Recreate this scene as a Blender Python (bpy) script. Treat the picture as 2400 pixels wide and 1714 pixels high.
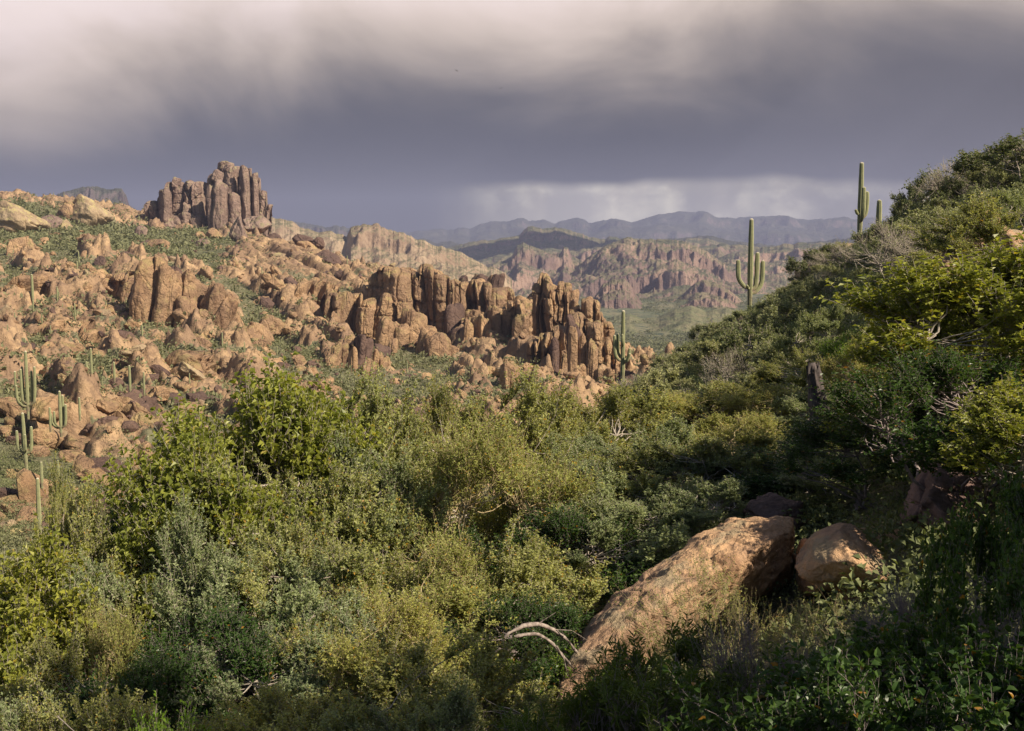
import bpy, math, random
import numpy as np
from mathutils import Vector, Matrix, Euler

for o in list(bpy.data.objects):
    bpy.data.objects.remove(o)
SC = bpy.context.scene
COL = SC.collection
PI = math.pi

# ------------------------------------------------------------------ camera
F = 2573.0                      # focal length in photo pixels (photo is 2400 x 1714)
PITCH = math.atan(257.0 / F)
cam_d = bpy.data.cameras.new("camera")
cam_d.sensor_width = 36.0
cam_d.lens = 36.0 * F / 2400.0
cam_d.clip_start = 0.1
cam_d.clip_end = 60000.0
cam = bpy.data.objects.new("camera", cam_d)
COL.objects.link(cam)
cam.location = (0, 0, 0)
cam.rotation_euler = (PI / 2 - PITCH, 0, 0)
SC.camera = cam

# ------------------------------------------------------------------ sun, sky, exposure
SUN_AZ = math.radians(58)       # degrees to the right of straight behind the camera
SUN_EL = math.radians(38)
S = Vector((math.sin(SUN_AZ) * math.cos(SUN_EL), -math.cos(SUN_AZ) * math.cos(SUN_EL), math.sin(SUN_EL)))
sd = bpy.data.lights.new("sun", 'SUN')
sd.energy = 5.0
sd.angle = math.radians(0.53)
sd.color = (1.0, 0.87, 0.68)
sun = bpy.data.objects.new("sun", sd)
COL.objects.link(sun)
sun.rotation_euler = S.to_track_quat('Z', 'Y').to_euler()
sun.location = (60, -60, 80)

SC.render.engine = 'CYCLES'
SC.view_settings.view_transform = 'Standard'
SC.view_settings.look = 'None'
SC.view_settings.gamma = 1.0
SC.view_settings.exposure = 0.76
SC.view_settings.use_curve_mapping = False
cy = SC.cycles
cy.max_bounces = 5
cy.diffuse_bounces = 3
cy.glossy_bounces = 2
cy.transmission_bounces = 3
cy.transparent_max_bounces = 4
cy.volume_bounces = 0
cy.use_denoising = True
cy.sample_clamp_indirect = 4.0
cy.caustics_reflective = False
cy.caustics_refractive = False


class NT:
    """small helper for building node trees"""
    def __init__(s, tree):
        s.t = tree
        s.t.nodes.clear()

    def n(s, typ, ins=None, **kw):
        nd = s.t.nodes.new(typ)
        for k, v in kw.items():
            setattr(nd, k, v)
        if ins:
            for k, v in ins.items():
                s.set(nd, k, v)
        return nd

    def set(s, nd, k, v):
        sock = nd.inputs[k]
        if isinstance(v, bpy.types.NodeSocket):
            s.t.links.new(v, sock)
        elif isinstance(v, bpy.types.Node):
            s.t.links.new(v.outputs[0], sock)
        else:
            sock.default_value = v

    def math(s, op, a, b=None, c=None, clamp=False):
        nd = s.n('ShaderNodeMath', operation=op, use_clamp=clamp)
        for i, v in enumerate((a, b, c)):
            if v is not None:
                s.set(nd, i, v)
        return nd.outputs[0]

    def mix(s, f, a, b, blend='MIX'):
        nd = s.n('ShaderNodeMix', data_type='RGBA', blend_type=blend)
        nd.clamp_factor = True
        s.set(nd, 0, f)
        for i, v in ((6, a), (7, b)):
            if isinstance(v, (tuple, list)) and len(v) == 3:
                v = (*v, 1)
            s.set(nd, i, v)
        return nd.outputs[2]

    def noise(s, vec, scale, detail=4, rough=0.55, dist=0.0, lac=2.0):
        nd = s.n('ShaderNodeTexNoise')
        s.set(nd, 'Vector', vec)
        nd.inputs['Scale'].default_value = scale
        nd.inputs['Detail'].default_value = detail
        nd.inputs['Roughness'].default_value = rough
        nd.inputs['Distortion'].default_value = dist
        nd.inputs['Lacunarity'].default_value = lac
        return nd.outputs[0]

    def ss(s, v, lo, hi, a=0.0, b=1.0):
        nd = s.n('ShaderNodeMapRange', interpolation_type='SMOOTHSTEP')
        s.set(nd, 0, v)
        nd.inputs[1].default_value = lo
        nd.inputs[2].default_value = hi
        nd.inputs[3].default_value = a
        nd.inputs[4].default_value = b
        return nd.outputs[0]

    def mapv(s, vec, scale=(1, 1, 1), rot=(0, 0, 0), loc=(0, 0, 0)):
        nd = s.n('ShaderNodeMapping')
        s.set(nd, 'Vector', vec)
        nd.inputs['Scale'].default_value = scale
        nd.inputs['Rotation'].default_value = rot
        nd.inputs['Location'].default_value = loc
        return nd.outputs[0]

    def ramp(s, v, stops):
        nd = s.n('ShaderNodeValToRGB')
        s.set(nd, 0, v)
        e = nd.color_ramp.elements
        e[0].position, e[0].color = stops[0][0], (*stops[0][1], 1)
        e[1].position, e[1].color = stops[-1][0], (*stops[-1][1], 1)
        for p, c in stops[1:-1]:
            x = e.new(p)
            x.color = (*c, 1)
        nd.color_ramp.interpolation = 'B_SPLINE'
        return nd.outputs[0]


def lin(r, g, b):
    return tuple(((c / 255.0 + 0.055) / 1.055) ** 2.4 if c > 10 else c / 255 / 12.92 for c in (r, g, b))


world = bpy.data.worlds.new("World")
SC.world = world
world.use_nodes = True
w = NT(world.node_tree)
tc = w.n('ShaderNodeTexCoord')
sep = w.n('ShaderNodeSeparateXYZ', {0: tc.outputs['Generated']})
X, Y, Z = sep.outputs
ysafe = w.math('MAXIMUM', Y, 0.12)
U = w.math('DIVIDE', X, ysafe)
V = w.math('DIVIDE', Z, ysafe)
uv = w.n('ShaderNodeCombineXYZ', {0: U, 1: V, 2: 0.3}).outputs[0]
# rolling storm layer: broad noise + hanging rain streaks
n1 = w.noise(w.mapv(uv, (3.6, 6.5, 1)), 1.0, 6, 0.55, 0.5)
n2 = w.noise(w.mapv(uv, (6.0, 1.8, 1), (0, 0, 0.12)), 1.0, 3, 0.5)
n3 = w.noise(w.mapv(uv, (2.0, 7.0, 1), loc=(4, 2, 0)), 1.0, 5, 0.5)
n4 = w.noise(w.mapv(uv, (17, 24, 1), loc=(1, 7, 0)), 1.0, 5, 0.6)
Vd = w.math('ADD', V, w.math('MULTIPLY', w.math('SUBTRACT', n1, 0.5), 0.16))
Vd = w.math('ADD', Vd, w.math('MULTIPLY', w.math('SUBTRACT', n2, 0.5), 0.05))
# the dark belly sags towards the right
Vd = w.math('SUBTRACT', Vd, w.math('MULTIPLY', w.ss(U, -0.1, 0.45), 0.035))
Vd = w.math('ADD', Vd, w.math('MULTIPLY', w.ss(U, -0.15, -0.45), 0.03))
k = w.math('MULTIPLY_ADD', Vd, 2.5, 0.2)
base = w.ramp(k, [(0.0, lin(62, 63, 66)), (0.32, lin(51, 53, 56)), (0.44, lin(33, 36, 40)),
                  (0.50, lin(48, 49, 51)), (0.56, lin(88, 83, 79)), (0.64, lin(146, 134, 123)),
                  (0.72, lin(190, 174, 161)), (0.80, lin(212, 196, 190)), (1.0, lin(218, 205, 203))])
# right top is duller
base = w.mix(w.math('MULTIPLY', w.ss(U, 0.0, 0.5), 0.55), base, w.mix(0.5, base, lin(106, 99, 97)))
base = w.mix(w.math('MULTIPLY', w.ss(n3, 0.42, 0.68), 0.22), base, lin(57, 58, 66))
# bright gap under the cloud base, above the far range
gapU = w.math('MULTIPLY', w.ss(U, -0.10, 0.10), w.ss(U, 0.62, 0.50))
edge = w.math('ADD', 0.0680, w.math('MULTIPLY', w.math('SUBTRACT', w.noise(w.mapv(uv, (7, 1, 1)), 1.0, 3, 0.5), 0.5), 0.026))
gapV = w.ss(w.math('SUBTRACT', edge, V), -0.003, 0.009)
puff = w.mix(w.ss(n4, 0.42, 0.66), tuple(1.3 * c for c in lin(186, 176, 158)), tuple(1.3 * c for c in lin(255, 244, 214)))
rain = w.ss(w.noise(w.mapv(uv, (26, 1.5, 1)), 1.0, 2, 0.5), 0.35, 0.65)
puff = w.mix(w.math('MULTIPLY', w.ss(V, 0.055, 0.03), 0.5), puff, tuple(1.3 * c for c in lin(205, 196, 182)))
puff = w.mix(w.math('MULTIPLY', rain, 0.55), puff, tuple(1.15 * c for c in lin(150, 146, 142)))
brk = w.ss(w.noise(w.mapv(uv, (5, 3, 1), loc=(3, 1, 0)), 1.0, 3, 0.5), 0.30, 0.55, 0.35, 1.0)
storm = w.mix(w.math('MULTIPLY', brk, w.math('MULTIPLY', gapU, gapV)), base, puff)
nis = w.n('ShaderNodeTexSky', sky_type='NISHITA')
nis.sun_disc = False
nis.sun_elevation = SUN_EL
nis.sun_rotation = math.atan2(S.x, S.y)
nis.air_density = 1.0
nis.dust_density = 1.5
bg_s = w.n('ShaderNodeBackground', {'Color': nis.outputs[0], 'Strength': 0.05})
bg_c = w.n('ShaderNodeBackground', {'Color': storm, 'Strength': 0.97})
front = w.math('MULTIPLY', w.ss(Y, 0.0, 0.35), w.ss(Z, 0.62, 0.34))
mx = w.n('ShaderNodeMixShader', {0: front, 1: bg_s.outputs[0], 2: bg_c.outputs[0]})
w.n('ShaderNodeOutputWorld', {'Surface': mx.outputs[0]})

# ------------------------------------------------------------------ noise in numpy
def _hash(ix, iy, iz, seed):
    h = (ix * 374761393 + iy * 668265263 + iz * 2147483647 + seed * 1274126177) & 0xFFFFFFFF
    h = ((h ^ (h >> 13)) * 1274126177) & 0xFFFFFFFF
    h = ((h ^ (h >> 16)) * 2246822519) & 0xFFFFFFFF
    return ((h ^ (h >> 15)) & 0xFFFFFF) / float(0xFFFFFF)


def vnoise(p, seed=0):
    """value noise, p (..., 3) -> -1..1"""
    i = np.floor(p).astype(np.int64)
    f = p - i
    f = f * f * f * (f * (f * 6 - 15) + 10)
    x, y, z = i[..., 0], i[..., 1], i[..., 2]
    r = 0
    for dx in (0, 1):
        wx = f[..., 0] if dx else 1 - f[..., 0]
        for dy in (0, 1):
            wy = f[..., 1] if dy else 1 - f[..., 1]
            for dz in (0, 1):
                wz = f[..., 2] if dz else 1 - f[..., 2]
                r = r + wx * wy * wz * _hash(x + dx, y + dy, z + dz, seed)
    return r * 2 - 1


def vnoise2(x, y, seed=0):
    ix = np.floor(x).astype(np.int64); iy = np.floor(y).astype(np.int64)
    fx = x - ix; fy = y - iy
    fx = fx * fx * fx * (fx * (fx * 6 - 15) + 10)
    fy = fy * fy * fy * (fy * (fy * 6 - 15) + 10)
    a = _hash(ix, iy, 0, seed); b = _hash(ix + 1, iy, 0, seed)
    c = _hash(ix, iy + 1, 0, seed); d = _hash(ix + 1, iy + 1, 0, seed)
    return ((a * (1 - fx) + b * fx) * (1 - fy) + (c * (1 - fx) + d * fx) * fy) * 2 - 1


def fbm(p, oct=4, seed=0, g=0.5):
    a, r, s = 1.0, 0, 0
    for k in range(oct):
        r = r + a * vnoise(p, seed + k * 17)
        s += a
        p = p * 2.03 + 11.3
        a *= g
    return r / s


def fbm2(x, y, oct=4, seed=0, g=0.5, ridge=False):
    a, r, s = 1.0, 0, 0
    for k in range(oct):
        v = vnoise2(x, y, seed + k * 17)
        if ridge:
            v = 1 - 2 * np.abs(v)
        r = r + a * v
        s += a
        x, y = (x * 1.62 - y * 1.22) + 7.7, (x * 1.22 + y * 1.62) + 3.1
        a *= g
    return r / s


def sst(x, a, b):
    t = np.clip((x - a) / (b - a), 0, 1)
    return t * t * (3 - 2 * t)


# ------------------------------------------------------------------ mesh helpers
def mk_mesh(name, V, faces, mats, attrs=None, smooth=True, mat_idx=None):
    """faces: list of int arrays (n,3) or (n,4)"""
    me = bpy.data.meshes.new(name)
    V = np.ascontiguousarray(V, dtype=np.float32)
    faces = [np.asarray(f, dtype=np.int32) for f in (faces if isinstance(faces, list) else [faces]) if len(f)]
    me.vertices.add(len(V))
    me.vertices.foreach_set('co', V.ravel())
    loops = np.concatenate([f.ravel() for f in faces])
    counts = np.concatenate([np.full(len(f), f.shape[1], dtype=np.int32) for f in faces])
    starts = np.concatenate([[0], np.cumsum(counts)[:-1]]).astype(np.int32)
    me.loops.add(len(loops))
    me.loops.foreach_set('vertex_index', loops)
    me.polygons.add(len(counts))
    me.polygons.foreach_set('loop_start', starts)
    me.polygons.foreach_set('loop_total', counts)
    me.polygons.foreach_set('use_smooth', np.full(len(counts), smooth, dtype=bool))
    if mat_idx is not None:
        me.polygons.foreach_set('material_index', np.asarray(mat_idx, dtype=np.int32))
    for m in (mats if isinstance(mats, (list, tuple)) else [mats]):
        me.materials.append(m)
    if attrs:
        for k, a in attrs.items():
            at = me.attributes.new(k, 'FLOAT', 'POINT')
            at.data.foreach_set('value', np.ascontiguousarray(a, dtype=np.float32))
    me.update(calc_edges=True)
    return me


def tag(o, label=None, cat=None, group=None, kind=None):
    if label: o['label'] = label
    if cat: o['category'] = cat
    if group: o['group'] = group
    if kind: o['kind'] = kind
    return o


def lean_first(o):
    o.rotation_mode = 'ZYX'      # spin about the rock's own axis, then lean it
    return o


def link(name, me, parent=None, loc=None, rot=None, scale=None):
    o = bpy.data.objects.new(name, me)
    COL.objects.link(o)
    if parent: o.parent = parent
    if loc is not None: o.location = loc
    if rot is not None: o.rotation_euler = rot
    if scale is not None: o.scale = scale
    return o


def grid_faces(nr, nc, wrap=False):
    r = np.arange(nr - 1)[:, None]
    c = np.arange(nc if wrap else nc - 1)[None, :]
    c2 = (c + 1) % nc
    a = r * nc + c; b = r * nc + c2; d = (r + 1) * nc + c; e = (r + 1) * nc + c2
    return np.stack([a, b, e, d], -1).reshape(-1, 4)


def pix(px, py, Yd):
    """the point at forward distance Yd on the view ray of photo pixel (px, py)"""
    xc = (px - 1200) / F; yc = (857 - py) / F
    k = math.cos(PITCH) + yc * math.sin(PITCH)
    return np.array([xc / k * Yd, Yd, (yc * math.cos(PITCH) - math.sin(PITCH)) / k * Yd])


def vof(py):
    yc = (857 - np.asarray(py, float)) / F
    return (yc * math.cos(PITCH) - math.sin(PITCH)) / (math.cos(PITCH) + yc * math.sin(PITCH))


# ------------------------------------------------------------------ materials
def new_mat(name):
    m = bpy.data.materials.new(name)
    m.use_nodes = True
    return m, NT(m.node_tree)


def rock_mat(name, ca, cb, cc, s, bump=0.5, streak=0.5, lichen=None, bscale=1.0):
    """s = size in metres of the main colour patches"""
    m, t = new_mat(name)
    g = t.n('ShaderNodeNewGeometry').outputs['Position']
    oi = t.n('ShaderNodeObjectInfo').outputs['Random']
    a = t.noise(g, 1.0 / s, 6, 0.6, 0.6)
    b = t.noise(g, 5.0 / s, 5, 0.65)
    col = t.mix(t.ss(a, 0.38, 0.64), ca, cb)
    col = t.mix(t.math('MULTIPLY', t.ss(b, 0.45, 0.7), 0.55), col, cc)
    col = t.mix(t.math('MULTIPLY', oi, 0.45), col, t.mix(0.5, col, cc))
    col = t.mix(t.math('MULTIPLY', t.ss(t.noise(g, 0.32 / s, 5, 0.6, 0.8), 0.47, 0.6), 0.55), col, cc)
    st = t.noise(t.mapv(g, (1.6 / s, 1.6 / s, 0.16 / s)), 1.0, 4, 0.6, 0.3)
    col = t.mix(t.math('MULTIPLY', t.ss(st, 0.52, 0.7), streak), col, t.mix(1.0, col, (0.45, 0.38, 0.36), 'MULTIPLY'))
    if lichen:
        nz = t.n('ShaderNodeSeparateXYZ', {0: t.n('ShaderNodeNewGeometry').outputs['Normal']}).outputs[2]
        li = t.math('MULTIPLY', t.ss(t.noise(g, 2.2 / s, 5, 0.6), 0.5, 0.62), t.ss(nz, -0.1, 0.5))
        col = t.mix(t.math('MULTIPLY', li, 0.6), col, lichen)
    fine = t.noise(g, 22.0 / s, 4, 0.7)
    col = t.mix(t.math('MULTIPLY', t.ss(fine, 0.35, 0.75), 0.35), col, t.mix(1.0, col, (1.35, 1.3, 1.25), 'MULTIPLY'))
    vor = t.n('ShaderNodeTexVoronoi', {'Vector': t.mapv(g, (1, 1, 0.45)), 'Scale': 1.6 / s}, feature='DISTANCE_TO_EDGE')
    crack = t.ss(vor.outputs[0], 0.0, 0.06)
    h = t.math('ADD', t.math('MULTIPLY', t.noise(g, 3.0 / s, 8, 0.65, 0.4), 1.0), t.math('MULTIPLY', crack, 0.12))
    h = t.math('ADD', h, t.math('MULTIPLY', st, 0.5))
    h = t.math('ADD', h, t.math('MULTIPLY', t.noise(g, 14.0 / s, 5, 0.7), 0.22))
    bp = t.n('ShaderNodeBump', {'Height': h, 'Strength': bump, 'Distance': 0.35 * s * bscale})
    bs = t.n('ShaderNodeBsdfPrincipled', {'Base Color': col, 'Roughness': 0.93, 'Normal': bp.outputs[0]})
    bs.inputs['Specular IOR Level'].default_value = 0.15
    t.n('ShaderNodeOutputMaterial', {'Surface': bs.outputs[0]})
    return m


M_CLIFF = rock_mat('tan_cliff_rock', (0.51, 0.335, 0.19), (0.36, 0.23, 0.14), (0.20, 0.13, 0.09), 7.0, 1.0, 0.6,
                   lichen=(0.36, 0.29, 0.13))
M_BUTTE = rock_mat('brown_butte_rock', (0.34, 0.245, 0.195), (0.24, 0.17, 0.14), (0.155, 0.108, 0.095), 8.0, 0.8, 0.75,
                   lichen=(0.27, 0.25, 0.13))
M_DARKROCK = rock_mat('dark_varnished_rock', (0.17, 0.11, 0.085), (0.12, 0.078, 0.066), (0.085, 0.057, 0.05), 5.0, 0.8, 0.5)
M_PALE = rock_mat('pale_dome_rock', (0.37, 0.285, 0.185), (0.30, 0.225, 0.145), (0.22, 0.155, 0.10), 6.0, 0.6, 0.4,
                  lichen=(0.42, 0.37, 0.16))
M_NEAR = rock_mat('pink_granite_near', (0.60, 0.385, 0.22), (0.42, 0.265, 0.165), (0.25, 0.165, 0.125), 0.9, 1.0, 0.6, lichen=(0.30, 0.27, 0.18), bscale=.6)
M_NEARDARK = rock_mat('shaded_gully_rock', (0.26, 0.17, 0.15), (0.18, 0.12, 0.105), (0.12, 0.085, 0.075), 1.0, 0.6, 0.3)  # near rock with the shade of the hollow put into its base colours


def terrain_mat():
    m, t = new_mat('scrubby_ground')
    g = t.n('ShaderNodeNewGeometry').outputs['Position']
    rk = t.n('ShaderNodeAttribute', attribute_name='rock').outputs['Fac']
    gr = t.n('ShaderNodeAttribute', attribute_name='green').outputs['Fac']
    a = t.noise(g, 0.14, 6, 0.62, 0.5)
    b = t.noise(g, 0.8, 5, 0.65)
    rc = t.mix(t.ss(a, 0.36, 0.66), (0.46, 0.315, 0.185), (0.32, 0.21, 0.13))
    rc = t.mix(t.math('MULTIPLY', t.ss(b, 0.46, 0.62), 0.6), rc, (0.19, 0.13, 0.09))
    rc = t.mix(t.math('MULTIPLY', t.ss(t.noise(g, 0.045, 5, 0.6, 0.8), 0.46, 0.6), 0.6), rc, (0.19, 0.125, 0.092))
    soil = t.mix(t.ss(b, 0.4, 0.65), (0.30, 0.245, 0.16), (0.225, 0.19, 0.12))
    c = t.noise(g, 0.33, 6, 0.7)
    veg = t.mix(t.ss(t.noise(g, 0.09, 4, 0.6), 0.4, 0.6), (0.205, 0.190, 0.115), (0.150, 0.150, 0.088))
    yy = t.n('ShaderNodeSeparateXYZ', {0: g}).outputs[1]
    farf = t.ss(yy, 750, 1100)
    bigp = t.noise(g, 0.012, 8, 0.72, 0.4)
    fv = t.mix(t.ss(bigp, 0.42, 0.56), (0.19, 0.175, 0.105), (0.105, 0.12, 0.07))
    fv = t.mix(t.ss(t.noise(g, 0.06, 4, 0.7), 0.52, 0.62), fv, (0.06, 0.078, 0.05))
    veg = t.mix(farf, veg, fv)
    d = t.noise(g, 1.3, 3, 0.6)
    veg = t.mix(t.math('MULTIPLY', t.ss(d, 0.5, 0.66), t.math('SUBTRACT', 1.0, farf)), veg, (0.075, 0.095, 0.05))
    th = t.math('SUBTRACT', 0.60, t.math('MULTIPLY', gr, 0.25))
    vm = t.ss(t.math('SUBTRACT', t.math('MULTIPLY_ADD', c, 0.6, t.math('MULTIPLY', d, 0.4)), th), -0.12, 0.02)
    grd = t.mix(vm, soil, veg)
    rk2 = t.ss(t.math('ADD', rk, t.math('MULTIPLY', t.math('SUBTRACT', b, 0.5), 0.9)), 0.38, 0.6)
    col = t.mix(rk2, grd, rc)
    h = t.math('ADD', t.noise(g, 0.5, 8, 0.68, 0.3), t.math('MULTIPLY', t.noise(g, 3.0, 4, 0.6), 0.15))
    bp = t.n('ShaderNodeBump', {'Height': h, 'Strength': 0.8, 'Distance': 1.6})
    bs = t.n('ShaderNodeBsdfPrincipled', {'Base Color': col, 'Roughness': 0.95, 'Normal': bp.outputs[0]})
    bs.inputs['Specular IOR Level'].default_value = 0.1
    t.n('ShaderNodeOutputMaterial', {'Surface': bs.outputs[0]})
    return m


def hill_mat(name, rocka, rockb, vega, vegb, s, nlo=0.5, nhi=0.78, rockiness=0.0):
    m, t = new_mat(name)
    gn = t.n('ShaderNodeNewGeometry')
    g = gn.outputs['Position']
    nz = t.n('ShaderNodeSeparateXYZ', {0: gn.outputs['True Normal']}).outputs[2]
    a = t.noise(g, 1.0 / s, 6, 0.6, 0.5)
    b = t.noise(g, 6.0 / s, 6, 0.7)
    rc = t.mix(t.ss(a, 0.35, 0.65), rocka, rockb)
    stv = t.noise(t.mapv(g, (9 / s, 9 / s, 1.2 / s)), 1.0, 4, 0.6)
    rc = t.mix(t.math('MULTIPLY', t.ss(stv, 0.5, 0.62), 0.5), rc, t.mix(1.0, rc, (0.5, 0.44, 0.46), 'MULTIPLY'))
    vc = t.mix(t.ss(t.noise(g, 2.2 / s, 6, 0.65), 0.38, 0.62), vega, vegb)
    vc = t.mix(t.math('MULTIPLY', t.ss(b, 0.56, 0.7), 0.6), vc, rocka)
    f = t.ss(t.math('ADD', nz, t.math('MULTIPLY', t.math('SUBTRACT', b, 0.5 + rockiness), 0.7)), nlo, nhi)
    col = t.mix(f, rc, vc)
    h = t.math('ADD', t.noise(g, 3.0 / s, 8, 0.68, 0.3), t.math('MULTIPLY', stv, 0.35))
    bp = t.n('ShaderNodeBump', {'Height': h, 'Strength': 0.85, 'Distance': 0.16 * s})
    bs = t.n('ShaderNodeBsdfPrincipled', {'Base Color': col, 'Roughness': 1.0, 'Normal': bp.outputs[0]})
    bs.inputs['Specular IOR Level'].default_value = 0.0
    t.n('ShaderNodeOutputMaterial', {'Surface': bs.outputs[0]})
    return m


def leaf_mat(name, ca, cb, accent=None, acc=0.05, trans=0.35, rough=0.45):
    """leaf colour varies per leaf (attribute tint) and per plant"""
    m, t = new_mat(name)
    ti = t.n('ShaderNodeAttribute', attribute_name='tint').outputs['Fac']
    oi = t.n('ShaderNodeObjectInfo').outputs['Random']
    g = t.n('ShaderNodeNewGeometry').outputs['Position']
    patch = t.noise(g, 1.1, 3, 0.6)
    f = t.math('ADD', t.math('MULTIPLY', ti, 0.6), t.math('MULTIPLY', t.ss(patch, 0.3, 0.7), 0.4))
    col = t.mix(f, ca, cb)
    col = t.mix(t.math('MULTIPLY', oi, 0.35), col, t.mix(1.0, col, (1.35, 1.15, 0.8), 'MULTIPLY'))
    if accent:
        col = t.mix(t.ss(ti, 1 - acc, 1 - acc + 0.01), col, accent)
    df = t.n('ShaderNodeBsdfPrincipled', {'Base Color': col, 'Roughness': rough})
    df.inputs['Specular IOR Level'].default_value = 0.22
    tr = t.n('ShaderNodeBsdfTranslucent', {'Color': t.mix(1.0, col, (1.45, 1.45, 0.6), 'MULTIPLY')})
    mx = t.n('ShaderNodeMixShader', {0: trans, 1: df.outputs[0], 2: tr.outputs[0]})
    t.n('ShaderNodeOutputMaterial', {'Surface': mx.outputs[0]})
    return m


def bark_mat(name, ca, cb, s=30.0):
    m, t = new_mat(name)
    g = t.n('ShaderNodeNewGeometry').outputs['Position']
    a = t.noise(g, s, 4, 0.65)
    a2 = t.noise(t.mapv(g, (s * 3, s * 3, s * 0.4)), 1.0, 3, 0.6)
    col = t.mix(t.ss(a, 0.35, 0.65), ca, cb)
    bp = t.n('ShaderNodeBump', {'Height': a2, 'Strength': 0.6, 'Distance': 0.01})
    bs = t.n('ShaderNodeBsdfPrincipled', {'Base Color': col, 'Roughness': 0.85, 'Normal': bp.outputs[0]})
    bs.inputs['Specular IOR Level'].default_value = 0.2
    t.n('ShaderNodeOutputMaterial', {'Surface': bs.outputs[0]})
    return m


M_BARK = bark_mat('grey_twig_bark', (0.42, 0.37, 0.31), (0.24, 0.20, 0.17))
M_TAN = bark_mat('tan_twig_bark', (0.42, 0.34, 0.20), (0.28, 0.21, 0.12))
M_RED = bark_mat('purplish_twig_bark', (0.17, 0.135, 0.13), (0.28, 0.235, 0.225))
M_DEADWOOD = bark_mat('weathered_deadwood', (0.34, 0.28, 0.24), (0.15, 0.12, 0.105), 22)
M_STUMP = bark_mat('charred_saguaro_wood', (0.040, 0.034, 0.033), (0.11, 0.09, 0.085), 9)
M_LGREY = leaf_mat('grey_green_leaf', (0.12, 0.15, 0.05), (0.42, 0.43, 0.16), (0.40, 0.24, 0.04), 0.03)
M_LBLUE = leaf_mat('blue_green_leaf', (0.105, 0.145, 0.075), (0.34, 0.39, 0.20))
M_LYEL = leaf_mat('yellow_green_leaf', (0.165, 0.195, 0.055), (0.43, 0.44, 0.14), (0.42, 0.26, 0.03), 0.035)
M_LBIG = leaf_mat('bright_broad_leaf', (0.10, 0.135, 0.03), (0.34, 0.36, 0.075), (0.30, 0.24, 0.03), 0.03, 0.4, 0.38)
M_LDARK = leaf_mat('deep_green_leaf', (0.030, 0.068, 0.018), (0.070, 0.120, 0.030), (0.30, 0.16, 0.03), 0.02, 0.35, 0.35)
M_LNARROW = leaf_mat('narrow_dark_leaf', (0.045, 0.085, 0.018), (0.10, 0.135, 0.028), None, 0, 0.35)
M_LHILL = leaf_mat('hillside_scrub_leaf', (0.17, 0.20, 0.10), (0.40, 0.42, 0.23), None, 0, 0.25, 0.6)
M_LHILLD = leaf_mat('hillside_dark_leaf', (0.085, 0.115, 0.055), (0.22, 0.25, 0.12), None, 0, 0.25, 0.6)
M_LBRITE = leaf_mat('fresh_lime_leaf', (0.11, 0.20, 0.02), (0.20, 0.30, 0.04), None, 0, 0.4)
M_SCRUB = leaf_mat('far_scrub_leaf', (0.085, 0.105, 0.06), (0.23, 0.235, 0.135), None, 0, 0.2, 0.7)

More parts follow.
